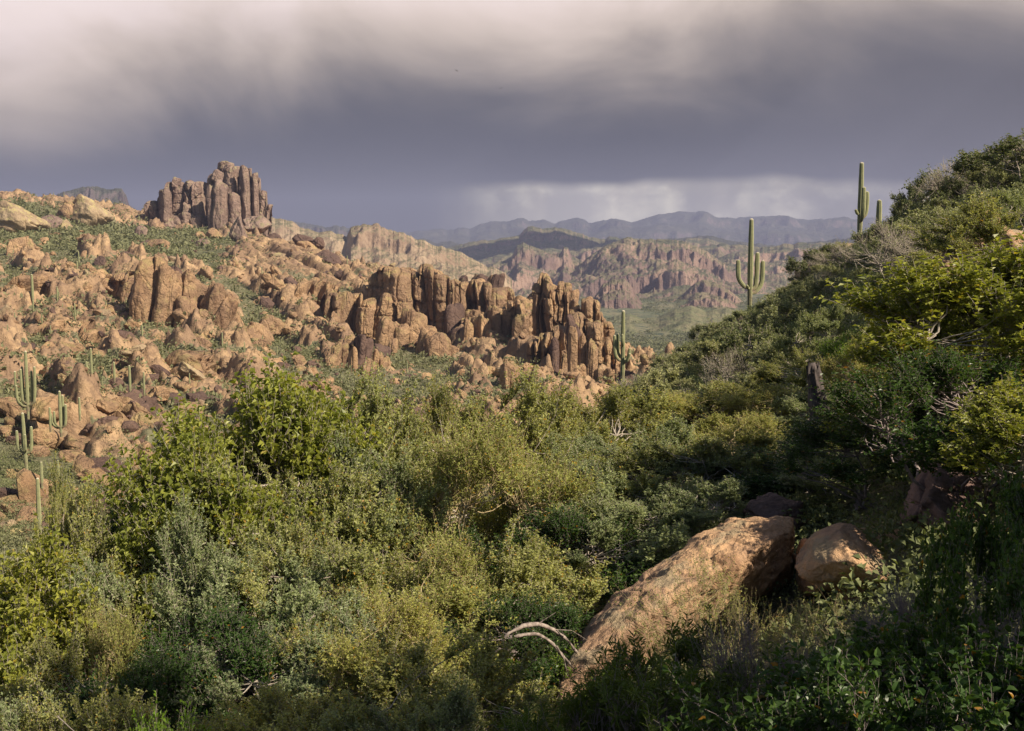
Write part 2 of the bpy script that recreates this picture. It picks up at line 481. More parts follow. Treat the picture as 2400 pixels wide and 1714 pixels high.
# ------------------------------------------------------------------ the ground
# rows: photo column -> (distance, ground height relative to the camera)
TAB = {
    -700: [(3, -3.2), (6, -4.6), (10, -6), (15, -7.5), (22, -10), (30, -13), (60, -20), (110, -22), (200, -20), (330, -8), (400, 0), (500, 12), (640, 38), (700, 44), (1000, 30)],
    0: [(3, -3.0), (6, -4.3), (10, -5.6), (15, -7.0), (22, -9.5), (30, -12.5), (45, -17), (60, -20), (85, -22.5), (110, -23), (150, -23), (200, -21.5), (260, -18.5), (330, -13), (400, -6), (470, 3), (560, 12), (640, 27), (700, 37), (800, 35), (1000, 10)],
    150: [(3, -3.0), (6, -4.3), (10, -5.6), (15, -7.0), (22, -9.5), (30, -12.5), (45, -17), (60, -20), (85, -22.5), (110, -23.5), (150, -24), (200, -22), (260, -19), (330, -13), (390, -6), (430, 0), (560, 9), (640, 22), (710, 38), (800, 36), (1000, 0)],
    300: [(3, -2.9), (6, -4.1), (10, -5.4), (15, -6.6), (22, -9), (30, -12), (45, -17), (60, -20.5), (110, -24), (150, -24.5), (200, -24), (260, -21), (330, -15), (390, -7), (410, 0), (500, 3), (600, 9), (680, 15), (760, 33), (850, 33), (1000, 0)],
    600: [(3, -2.7), (6, -3.9), (10, -5.0), (15, -6.0), (22, -8), (30, -11), (45, -16), (60, -20), (90, -22), (130, -23), (220, -25), (320, -24), (400, -16), (430, -10), (500, -3), (560, 4), (640, 14), (690, 14), (800, 0), (1000, -40)],
    750: [(3, -2.6), (6, -3.8), (10, -4.9), (15, -5.8), (22, -7.5), (30, -10), (45, -15), (60, -20), (90, -24), (150, -26), (250, -28), (340, -26), (400, -18), (450, -8), (500, 0), (550, 4.5), (600, 2), (700, -20), (1000, -60)],
    900: [(3, -2.5), (6, -3.7), (10, -4.8), (15, -5.7), (22, -7.2), (30, -9.5), (45, -15), (60, -20), (90, -27), (150, -30), (280, -30.5), (350, -30), (390, -25), (430, -17), (470, -10), (510, -9), (600, -28), (1000, -75)],
    1100: [(3, -2.4), (6, -3.6), (10, -4.7), (15, -5.6), (22, -7), (30, -9), (45, -14), (60, -19), (85, -26), (110, -29), (150, -31), (260, -30), (330, -31), (370, -26), (410, -20), (450, -12), (480, -13), (600, -36), (1000, -85)],
    1250: [(3, -2.4), (6, -3.5), (10, -4.5), (15, -5.3), (22, -6.3), (30, -8), (45, -11.5), (60, -15), (85, -21), (110, -26), (150, -30), (250, -30), (310, -32), (350, -26), (400, -16), (440, -22), (600, -48), (1000, -92)],
    1400: [(3, -2.3), (6, -3.4), (10, -4.3), (15, -4.8), (22, -5.5), (30, -6.8), (45, -9), (60, -11), (85, -15), (110, -20), (150, -28), (250, -30), (310, -31), (360, -26), (410, -30), (500, -48), (1000, -98)],
    1500: [(3, -2.3), (6, -3.3), (10, -4.0), (15, -4.4), (22, -5.0), (30, -6.0), (45, -7.8), (60, -9.0), (85, -11.0), (110, -14.0), (150, -24), (200, -30), (330, -33), (400, -40), (500, -55), (1000, -100)],
    1650: [(3, -2.2), (6, -3.1), (10, -3.7), (15, -4.0), (22, -4.5), (30, -5.2), (45, -6.2), (60, -6.8), (85, -7.2), (108, -7.8), (150, -16), (200, -28), (330, -42), (500, -60), (1000, -100)],
    1800: [(3, -2.1), (6, -2.9), (10, -3.5), (15, -3.7), (22, -4.0), (30, -4.3), (45, -4.8), (60, -4.9), (85, -4.8), (105, -4.7), (140, -10), (200, -28), (330, -45), (500, -65), (1000, -100)],
    1950: [(3, -2.0), (6, -2.8), (10, -3.3), (15, -3.4), (22, -3.5), (30, -3.4), (45, -3.2), (60, -2.8), (85, -1.6), (100, -1.3), (130, -6), (200, -28), (500, -65), (1000, -100)],
    2100: [(3, -1.9), (6, -2.6), (10, -3.0), (15, -3.0), (22, -2.6), (30, -2.0), (45, -0.9), (60, 0.4), (85, 3.2), (95, 3.2), (125, -2), (200, -25), (500, -60), (1000, -100)],
    2250: [(3, -1.9), (6, -2.4), (10, -2.6), (15, -2.4), (22, -1.7), (30, -0.9), (45, 0.9), (60, 2.7), (75, 3.9), (90, 3.6), (120, 0), (200, -20), (500, -55), (1000, -100)],
    2400: [(3, -1.9), (6, -2.3), (10, -2.4), (15, -2.0), (22, -0.9), (30, 0.6), (45, 2.7), (60, 4.5), (75, 5.3), (100, 4.5), (140, -3), (250, -25), (500, -50), (1000, -100)],
    3100: [(3, -1.8), (6, -1.6), (10, -0.8), (15, 0.8), (22, 3), (30, 5.5), (60, 12), (90, 14), (140, 10), (250, -10), (500, -40), (1000, -100)],
}
FLOOR = [(1300, -102), (2500, -98), (6000, -60), (16000, 0), (30000, 0)]
NL, NU = 900, 400
LY = np.linspace(math.log(2.0), math.log(30000), NL)
UU = np.linspace(-0.80, 0.80, NU)
_cols = sorted(TAB)
_cu = np.array([(c - 1200) / F for c in _cols])
_prof = []
for c in _cols:
    pts = TAB[c] + FLOOR
    _prof.append(np.interp(LY, [math.log(p[0]) for p in pts], [p[1] for p in pts]))
_prof = np.array(_prof)
_kx = np.arange(-12, 13); _kw = np.exp(-(_kx / 4.5) ** 2); _kw /= _kw.sum()
_prof = np.array([np.convolve(np.pad(p, 12, mode='edge'), _kw, 'valid') for p in _prof])
T2 = np.empty((NU, NL))
for j in range(NL):
    T2[:, j] = np.interp(UU, _cu, _prof[:, j])
_kx = np.arange(-30, 31); _kw = np.exp(-(_kx / 10.0) ** 2); _kw /= _kw.sum()
T2 = np.apply_along_axis(lambda p: np.convolve(np.pad(p, 30, mode='edge'), _kw, 'valid'), 0, T2)


def ground0(x, y):
    x = np.asarray(x, float); y = np.asarray(y, float)
    u = np.clip(x / np.maximum(y, 7.0), UU[0], UU[-1])
    l = np.clip(np.log(np.maximum(y, 2.2)), LY[0], LY[-1] - 1e-6)
    fu = (u - UU[0]) / (UU[1] - UU[0]); fl = (l - LY[0]) / (LY[1] - LY[0])
    iu = np.clip(np.floor(fu).astype(int), 0, NU - 2); il = np.clip(np.floor(fl).astype(int), 0, NL - 2)
    a = fu - iu; b = fl - il
    z = (T2[iu, il] * (1 - a) + T2[iu + 1, il] * a) * (1 - b) + (T2[iu, il + 1] * (1 - a) + T2[iu + 1, il + 1] * a) * b
    back = np.clip((3.0 - y) / 8.0, 0, 1)
    return z * (1 - back) + (-1.75 + 0.12 * x.clip(-20, 30)) * back


def boulder_layer(x, y, cell, amp, dens, seed, ang=0.5, stretch=1.7):
    """domes of rock in a jittered grid; returns height and the mask of rock"""
    ca, sa = math.cos(ang), math.sin(ang)
    p = (x * ca + y * sa) / (cell * stretch); q = (-x * sa + y * ca) / cell
    ip = np.floor(p).astype(np.int64); iq = np.floor(q).astype(np.int64)
    h = np.zeros_like(x); tone = np.zeros_like(x)
    for dp in (-1, 0, 1):
        for dq in (-1, 0, 1):
            cp = ip + dp; cq = iq + dq
            r1 = _hash(cp, cq, 1, seed); r2 = _hash(cp, cq, 2, seed); r3 = _hash(cp, cq, 3, seed); r4 = _hash(cp, cq, 4, seed)
            ex = p - (cp + 0.15 + 0.7 * r1); ey = q - (cq + 0.15 + 0.7 * r2)
            th = r4 * 6.28
            c_, s_ = np.cos(th), np.sin(th)
            fx = ex * c_ + ey * s_; fy = -ex * s_ + ey * c_
            R = 0.32 + 0.38 * r3
            # faceted distance: mix of box and round
            d = np.maximum(np.abs(fx) * 1.1 + np.abs(fy) * 0.25, np.abs(fy) * 1.25 + np.abs(fx) * 0.2) / R
            # steep broken sides, tilted flat tops
            top = 0.62 + 0.65 * (r1 - .3) * fx / R + 0.55 * (r2 - .5) * fy / R
            hh = np.minimum(np.clip((1 - d) * 3.2, 0, 1.2), np.clip(top + .12 * np.sin(fx * 13 + r3 * 9) , 0.05, 1.2))
            hh = np.where(r4 < dens, hh * amp * (0.5 + r3), 0)
            h = np.maximum(h, hh)
    return h


def rockiness(x, y):
    u = x / np.maximum(y, 5)
    q_ = 0.83 * x + 0.56 * y; p_ = -0.56 * x + 0.83 * y
    m = 0.36 + 0.95 * fbm2(q_ / 8, p_ / 30, 4, 5) + 0.30 * fbm2(x / 60, y / 90, 3, 6)
    # green basin in front of the butte
    bas = sst(y, 440, 480) * sst(y, 700, 660) * sst(u, -0.24, -0.29) * 0.7
    m = m - bas
    m = m + 0.35 * sst(y, 610, 650) * sst(u, -0.30, -0.36)
    dome = np.exp(-(((u + 0.19) / 0.07) ** 2 + ((y - 515) / 75.0) ** 2))
    m = m + 0.55 * dome
    # grass apron below the central cliffs
    m = m - 0.35 * np.exp(-(((u + 0.07) / 0.10) ** 2 + ((y - 270) / 60.0) ** 2))
    m = m - 0.15 * sst(y, 200, 100)
    return np.clip(m, 0, 1), dome, bas


def relief(x, y):
    """everything added to the smooth ground: boulders, ledges, ground noise. returns dz, rock, green"""
    far = sst(y, 95, 150) * sst(y, 1100, 800)
    m, dome, bas = rockiness(x, y)
    z = 0.12 * fbm2(x / 1.6, y / 1.6, 3, 41) * sst(y, 60, 10) + 0.5 * fbm2(x / 9, y / 9, 4, 9) * sst(y, 20, 50)
    rk = np.zeros_like(x)
    wx = x + 2.2 * fbm2(x / 11, y / 11, 4, 77, .6); wy = y + 2.2 * fbm2(x / 11 + 9, y / 11, 4, 78, .6)
    for cell, amp, dens, seed in ((15, 4.2, 0.35, 1), (7, 2.6, 0.42, 2), (3.6, 1.6, 0.5, 3), (1.9, 0.95, 0.6, 4)):
        d_ = np.clip(m * 1.25 - 0.2, 0, 1)
        h = boulder_layer(wx, wy, cell, amp, dens, seed)
        h = h * sst(d_ + 0.30 * vnoise2(x / cell / 1.5, y / cell / 1.5, seed + 60) + (0.12 if cell < 4 else 0), 0.28, 0.55)
        z = z + h * far * (1 - 0.75 * dome)
        rk = np.maximum(rk, sst(h, 0.10 * amp, 0.25 * amp))
    # leaning slabs on the dome and on much of the left slope
    q = 0.62 * x + 0.42 * y + 7 * fbm2(x / 45, y / 45, 3, 21) + 1.2 * fbm2(x / 6, y / 6, 3, 22)
    for per, am in ((13.0, 3.7), (5.3, 1.6)):
        s_ = (q / per) % 1.0
        saw = sst(s_, 0.0, 0.18) * (1 - s_)
        z = z + am * saw * far * np.clip(dome * 1.1 + 0.75 * sst(m, 0.35, 0.65), 0, 1)
    rk = np.maximum(rk, dome)
    rk = np.maximum(rk, .8 * sst(m, 0.55, 0.75))
    z = z + rk * far * (.55 * fbm2(x / 1.5, y / 1.5, 3, 33, .6) + .6 * fbm2(x / 5, y / 5, 4, 34, .6))
    z = z + far * 1.2 * fbm2(x / 22, y / 22, 4, 31)
    gr = 0.45 + 0.35 * fbm2(x / 60, y / 60, 3, 51) + bas * 1.2
    gr = np.where(y < 110, 0.8, gr)
    gr = gr + 0.5 * sst(y, 800, 1200)
    z = z + 25 * fbm2(x / 500, y / 500, 4, 61) * sst(y, 1200, 2500) + 16 * np.abs(fbm2(x / 160, y / 220, 5, 63)) * sst(y, 850, 1100)
    return z, rk * far, np.clip(gr, 0, 1)


def ground(x, y):
    x = np.atleast_1d(np.asarray(x, float)); y = np.atleast_1d(np.asarray(y, float))
    return ground0(x, y) + relief(x, y)[0]


ys = np.concatenate([np.linspace(-45, 2, 24)[:-1], np.exp(np.linspace(math.log(2), math.log(90), 150))[:-1],
                     np.exp(np.linspace(math.log(90), math.log(950), 900))[:-1],
                     np.exp(np.linspace(math.log(950), math.log(28000), 150))])
ws = np.linspace(-0.66, 0.66, 1000)
gx = ws[None, :] * (ys[:, None] + 60.0)
gy = np.repeat(ys[:, None], len(ws), 1)
gx, gy = gx.ravel(), gy.ravel()
dz, rk, gr = relief(gx, gy)
gz = ground0(gx, gy) + dz
M_GROUND = terrain_mat()
me = mk_mesh('ground', np.stack([gx, gy, gz], 1), grid_faces(len(ys), len(ws)), M_GROUND, {'rock': rk, 'green': gr})
tag(link('ground', me), kind='structure')
GZ = gz.reshape(len(ys), len(ws))


def hit(px, py, ymin=20, ymax=990):
    """first ground point beyond ymin on the view ray of a photo pixel (smooth ground)"""
    d = pix(px, py, 1.0)
    t = np.exp(np.linspace(math.log(ymin), math.log(ymax), 900))
    g = ground0(d[0] * t, t)
    below = np.nonzero(d[2] * t <= g)[0]
    i = below[0] if len(below) else int(np.argmin(np.abs(d[2] * t - g)))
    yy = t[i]
    return np.array([d[0] * yy, yy, float(g[i])])

# ------------------------------------------------------------------ far hills and ranges
M_H_PALE = hill_mat('pale_ridge', (0.42, 0.32, 0.22), (0.30, 0.215, 0.15), (0.22, 0.20, 0.12), (0.14, 0.14, 0.08), 130, 0.5, 0.85, 0.30)
M_H_RED = hill_mat('red_mesa', (0.34, 0.235, 0.18), (0.165, 0.115, 0.105), (0.10, 0.11, 0.065), (0.19, 0.17, 0.10), 220, 0.55, 0.88, 0.06)
M_H_GREEN = hill_mat('green_foothill', (0.30, 0.21, 0.15), (0.22, 0.15, 0.11), (0.14, 0.15, 0.08), (0.20, 0.185, 0.11), 70, 0.35, 0.7)
M_H_DARK = hill_mat('dark_range', (0.19, 0.15, 0.14), (0.12, 0.10, 0.10), (0.10, 0.10, 0.075), (0.07, 0.075, 0.06), 500, 0.5, 0.8)


def hill(sil, ytop, ybase, zbase, mat, label_seed, relief_amp, cliff=0.5, nu=420, nt=150, back=0.6, jag=1.0, cl=((.45, .6), (.78, .92))):
    sil = sorted(sil)
    px = np.linspace(sil[0][0], sil[-1][0], nu)
    py = np.interp(px, [s[0] for s in sil], [s[1] for s in sil])
    zt0 = vof(py) * ytop
    u = (px - 1200) / F * 1.0 / (math.cos(PITCH) + (857 - py) / F * math.sin(PITCH))
    u = np.sort(u)
    t = np.concatenate([np.linspace(0, 1, nt), 1 + np.linspace(0.02, 1, 26)])
    Tm, Um = np.meshgrid(t, u, indexing='ij')
    yt = ytop
    yy = np.where(Tm <= 1, ybase + (yt - ybase) * np.clip(Tm, 0, 1), yt + (Tm - 1) * (yt - ybase) * back)
    xx = Um * yy
    L = abs(ytop - ybase)
    n_a = fbm2(xx / (L * 0.45), yy / (L * 0.9), 5, label_seed, 0.55, ridge=True)
    n_b = fbm2(xx / (L * 0.14), yy / (L * 0.2), 6, label_seed + 5, 0.6) * .9 + .55 * fbm2(xx / (L * 0.09), yy / (L * 0.16), 5, label_seed + 6, 0.55, ridge=True)
    n_c = fbm2(xx / (L * 0.33), yy / (L * 0.33), 4, label_seed + 15, 0.6)
    tt = np.clip(Tm, 0, 1)
    warp = np.clip(tt + (0.22 * n_a + 0.07 * n_b) * np.sin(PI * tt) ** 0.7, 0, 1)
    prof = warp.copy()
    if cliff > 0:
        s1 = 0
        tot = 0
        for (a, b) in cl:
            s1 = s1 + sst(warp, a, a + (b - a) * 0.35)
            tot += 1
        cl_ = cliff * np.clip(.65 + 1.1 * n_c, .1, 1.1)
        prof = (1 - cl_) * warp + cl_ * s1 / tot
    ztop = np.repeat(zt0[None, :], len(t), 0)
    crest = 0.045 * (zt0.max() - zbase) * jag * fbm2(u * ytop / (L * 0.03), u * 0 + label_seed, 5, label_seed + 9, .62)
    zz = zbase + (ztop - zbase + crest[None, :]) * prof
    zz = zz + relief_amp * (n_b * 0.6 + 0.4 * fbm2(xx / (L * 0.04), yy / (L * 0.05), 4, label_seed + 3, 0.6)) * np.sin(PI * np.clip(Tm, 0, 1)) ** 0.6
    bk = np.clip(Tm - 1, 0, 1)
    zz = np.where(Tm > 1, zt0[None, :] + (zbase - 20 - zt0[None, :]) * sst(bk, -0.15, 1) , zz)
    # taper the side ends down into the plain
    me = mk_mesh('hills', np.stack([xx, yy, zz], -1).reshape(-1, 3), grid_faces(len(t), nu), mat)
    return tag(link('hills', me), kind='structure')


hill([(880, 545), (1040, 541), (1100, 534), (1150, 519), (1190, 521), (1212, 513), (1226, 512), (1240, 520), (1262, 517), (1280, 516), (1300, 523),
      (1335, 513), (1352, 510), (1368, 514), (1380, 524), (1402, 521), (1440, 515), (1480, 521), (1510, 513), (1545, 502), (1580, 498), (1640, 494),
      (1662, 500), (1690, 512), (1722, 513), (1790, 506), (1850, 508), (1900, 515), (1960, 513), (2010, 515), (2100, 512), (2300, 505), (2500, 500)],
     11500, 8000, -60, M_H_DARK, 11, 30, 0.3, nt=70)
hill([(560, 520), (640, 512), (668, 517), (700, 520), (730, 527), (760, 533), (790, 530), (815, 535), (860, 536), (900, 548), (960, 561), (990, 560), (1020, 570), (1050, 566), (1090, 572), (1140, 590)],
     6500, 5200, -60, M_H_DARK, 21, 25, 0.3, nt=60)
hill([(1010, 585), (1045, 580), (1080, 572), (1130, 566), (1200, 556), (1218, 552), (1228, 540), (1238, 533), (1250, 532), (1275, 538), (1300, 534), (1315, 536),
      (1345, 545), (1380, 556), (1420, 562), (1470, 558), (1530, 560), (1600, 563), (1640, 561), (1700, 570)],
     4700, 3300, -90, M_H_RED, 31, 26, 0.35)
hill([(1480, 580), (1560, 562), (1600, 557), (1640, 552), (1670, 553), (1700, 562), (1740, 566), (1780, 573), (1830, 576), (1880, 570), (1930, 566), (1990, 560), (2100, 560), (2300, 550)],
     5200, 3900, -90, M_H_DARK, 41, 22, 0.2)
hill([(1640, 620), (1690, 600), (1740, 592), (1790, 582), (1830, 578), (1870, 572), (1920, 574), (1990, 570), (2100, 560), (2300, 560)],
     3600, 2700, -100, M_H_RED, 45, 25, 0.6)
hill([(1060, 640), (1120, 648), (1140, 632), (1160, 618), (1185, 612), (1200, 598), (1212, 575), (1226, 567), (1240, 577), (1262, 583), (1290, 592), (1312, 594),
      (1322, 580), (1332, 582), (1340, 600), (1360, 610), (1378, 632), (1392, 660), (1420, 690), (1460, 720)],
     3100, 2250, -104, M_H_RED, 51, 34, 0.62, cl=((.3, .5), (.6, .8)))
hill([(1330, 640), (1380, 604), (1420, 580), (1440, 566), (1470, 558), (1520, 560), (1560, 562), (1590, 567), (1625, 575), (1660, 590), (1690, 612), (1715, 628), (1745, 640),
      (1790, 668), (1850, 700)],
     2900, 2050, -104, M_H_RED, 61, 34, 0.62, cl=((.35, .5), (.68, .8)))
hill([(1380, 712), (1398, 690), (1412, 668), (1435, 655), (1462, 654), (1476, 664), (1490, 690), (1505, 712)], 2000, 1780, -106, M_H_RED, 71, 9, 0.5, nu=160, nt=70, back=1.0)
hill([(1560, 720), (1600, 690), (1630, 664), (1650, 655), (1690, 668), (1720, 690), (1760, 720)], 2100, 1800, -102, M_H_RED, 75, 9, 0.7, nu=160, nt=70, back=1.0)
hill([(1370, 790), (1400, 762), (1440, 742), (1475, 735), (1510, 748), (1545, 742), (1585, 722), (1620, 716), (1655, 728), (1700, 722), (1750, 735), (1800, 760)], 1650, 1250, -106, M_H_GREEN, 65, 6, 0.25, nu=260, nt=80, back=1.0)
hill([(1500, 700), (1540, 686), (1580, 672), (1610, 668), (1640, 676), (1680, 690), (1730, 704)], 2300, 1900, -104, M_H_RED, 67, 8, 0.5, nu=200, nt=80, back=.8)
hill([(1120, 610), (1180, 596), (1240, 588), (1290, 583), (1350, 590), (1400, 578), (1460, 586), (1530, 575), (1620, 582), (1700, 572), (1790, 580), (1880, 574), (2000, 575)], 3900, 3100, -100, M_H_RED, 69, 26, 0.4)
hill([(480, 505), (560, 506), (640, 513), (680, 522), (720, 533), (770, 546), (812, 556), (822, 533), (845, 527), (865, 531), (885, 532), (905, 541), (930, 550), (965, 558),
      (990, 562), (1020, 574), (1060, 584), (1100, 598), (1130, 612), (1160, 630), (1200, 655)],
     1900, 1150, -95, M_H_PALE, 81, 16, 0.4, nt=200, cl=((.5, .7), (.8, .95)))
hill([(90, 500), (125, 462), (150, 449), (172, 446), (195, 439), (226, 437), (250, 443), (285, 445), (296, 456), (302, 478), (330, 500)], 3200, 2700, 60, M_H_DARK, 91, 9, 0.8, nu=160, nt=60)

# ------------------------------------------------------------------ rock shapes
def cube_sphere(n):
    g = np.linspace(-1, 1, n + 1)
    a, b = np.meshgrid(g, g, indexing='ij')
    a = a.ravel(); b = b.ravel(); o = np.ones_like(a)
    fs = [(o, a, b), (-o, b, a), (b, o, a), (a, -o, b), (a, b, o), (b, a, -o)]
    V = np.concatenate([np.stack(f, 1) for f in fs])
    Q = grid_faces(n + 1, n + 1)
    Fc = np.concatenate([Q + i * (n + 1) ** 2 for i in range(6)])
    V = np.tan(V * PI / 4)
    V /= np.linalg.norm(V, axis=1)[:, None]
    key = np.round(V * 1e5).astype(np.int64)
    _, idx, inv = np.unique(key, axis=0, return_index=True, return_inverse=True)
    inv = inv.ravel()
    V = V[idx]
    Fc = inv[Fc]
    return V, Fc[:, ::-1]


CS = {n: cube_sphere(n) for n in (7, 12, 20, 34, 60)}


def rock_unit(seed, n=20, kind='boulder', sharp=9.0):
    """unit rock: half-extent about 1, built from random cutting planes, cracks and noise"""
    rs = np.random.RandomState(seed)
    V, Fc = CS[n]
    P, D = [], []
    if kind == 'pillar':
        k = rs.randint(6, 9); a0 = rs.rand() * 6.28
        for i in range(k):
            a = a0 + i * 2 * PI / k + rs.uniform(-.25, .25)
            P.append((math.cos(a), math.sin(a), rs.uniform(-.04, .12))); D.append(rs.uniform(.82, 1.1))
        P.append((rs.uniform(-.25, .25), rs.uniform(-.25, .25), 1)); D.append(0.95)
        for i in range(3):
            a = rs.rand() * 6.28
            P.append((math.cos(a), math.sin(a), rs.uniform(.6, 1.1))); D.append(rs.uniform(1.5, 1.9))
        P.append((0, 0, -1)); D.append(1)
    elif kind == 'slab':
        for s_ in (1, -1):
            P.append((rs.uniform(-.1, .1), rs.uniform(-.1, .1), s_)); D.append(.9)
        k = rs.randint(5, 8)
        for i in range(k):
            a = i * 2 * PI / k + rs.uniform(-.4, .4)
            P.append((math.cos(a), math.sin(a), rs.uniform(-.3, .3))); D.append(rs.uniform(.75, 1.05))
        for i in range(4):
            v = rs.normal(size=3); P.append(v); D.append(rs.uniform(.9, 1.15) * np.linalg.norm(v))
    else:
        for i in range(rs.randint(9, 14)):
            v = rs.normal(size=3); v /= np.linalg.norm(v)
            P.append(v); D.append(rs.uniform(.72, 1.05))
    P = np.array(P, float); D = np.array(D, float)
    ln = np.linalg.norm(P, axis=1); P /= ln[:, None]; D = D / ln if kind != 'boulder' else D
    den = np.clip(V @ P.T, 1e-3, None)
    r = D[None, :] / den
    r = (np.sum(r ** -sharp, 1)) ** (-1 / sharp)
    r = np.minimum(r, 1.5)
    W = V * r[:, None]
    nf = 1.3 if kind != 'pillar' else 1.6
    off = rs.rand(3) * 50
    d = 0.13 * fbm(W * nf + off, 4, seed) + 0.05 * fbm(W * 4.5 + off, 3, seed + 3)
    # deep joints
    for i in range(3):
        v = rs.normal(size=3)
        if kind == 'pillar': v[2] *= 0.12
        v /= np.linalg.norm(v)
        dist = W @ v - rs.uniform(-.5, .5) + 0.12 * vnoise(W * 2 + off, seed + 7)
        d -= rs.uniform(.05, .13) * np.exp(-(dist / 0.045) ** 2)
        d += 0.05 * np.tanh(dist / 0.05)
    if kind == 'pillar':
        for i in range(2):
            dist = W[:, 2] - rs.uniform(-.4, .7) + 0.1 * vnoise(W * 1.5 + off, seed + 8)
            d -= 0.05 * np.exp(-(dist / 0.02) ** 2)
    W = W + V * d[:, None] * np.array([1, 1, .6 if kind == 'pillar' else 1])
    return W, Fc


PILL = [rock_unit(100 + i, 20, 'pillar') for i in range(12)]
BLD = [rock_unit(200 + i, 20, 'boulder', 22) for i in range(12)]
RND = [rock_unit(260 + i, 34, 'boulder', 4.5) for i in range(4)]
SLB = [rock_unit(300 + i, 20, 'slab', 20) for i in range(8)]
ME_PILL = {}


def unit_mesh(lib, key, mat, sm=True):
    k_ = (id(lib), key, mat.name)
    if k_ not in ME_PILL:
        W, Fc = lib[key % len(lib)]
        ME_PILL[k_] = mk_mesh('rock', W, Fc, mat, smooth=sm)
    return ME_PILL[k_]


def eul(rx, ry, rz):
    return np.array(Euler((rx, ry, rz)).to_matrix())


def blend_rocks(parts):
    """merge several transformed unit rocks of ONE fused outcrop: (lib, key, centre, half-sizes, euler)"""
    Vs, Fs, n = [], [], 0
    for lib, key, c, s_, e in parts:
        W, Fc = lib[key % len(lib)]
        W = (W * np.array(s_)) @ eul(*e).T + np.array(c)
        Vs.append(W); Fs.append(Fc + n); n += len(W)
    return np.concatenate(Vs), np.concatenate(Fs)


rnd = random.Random(7)


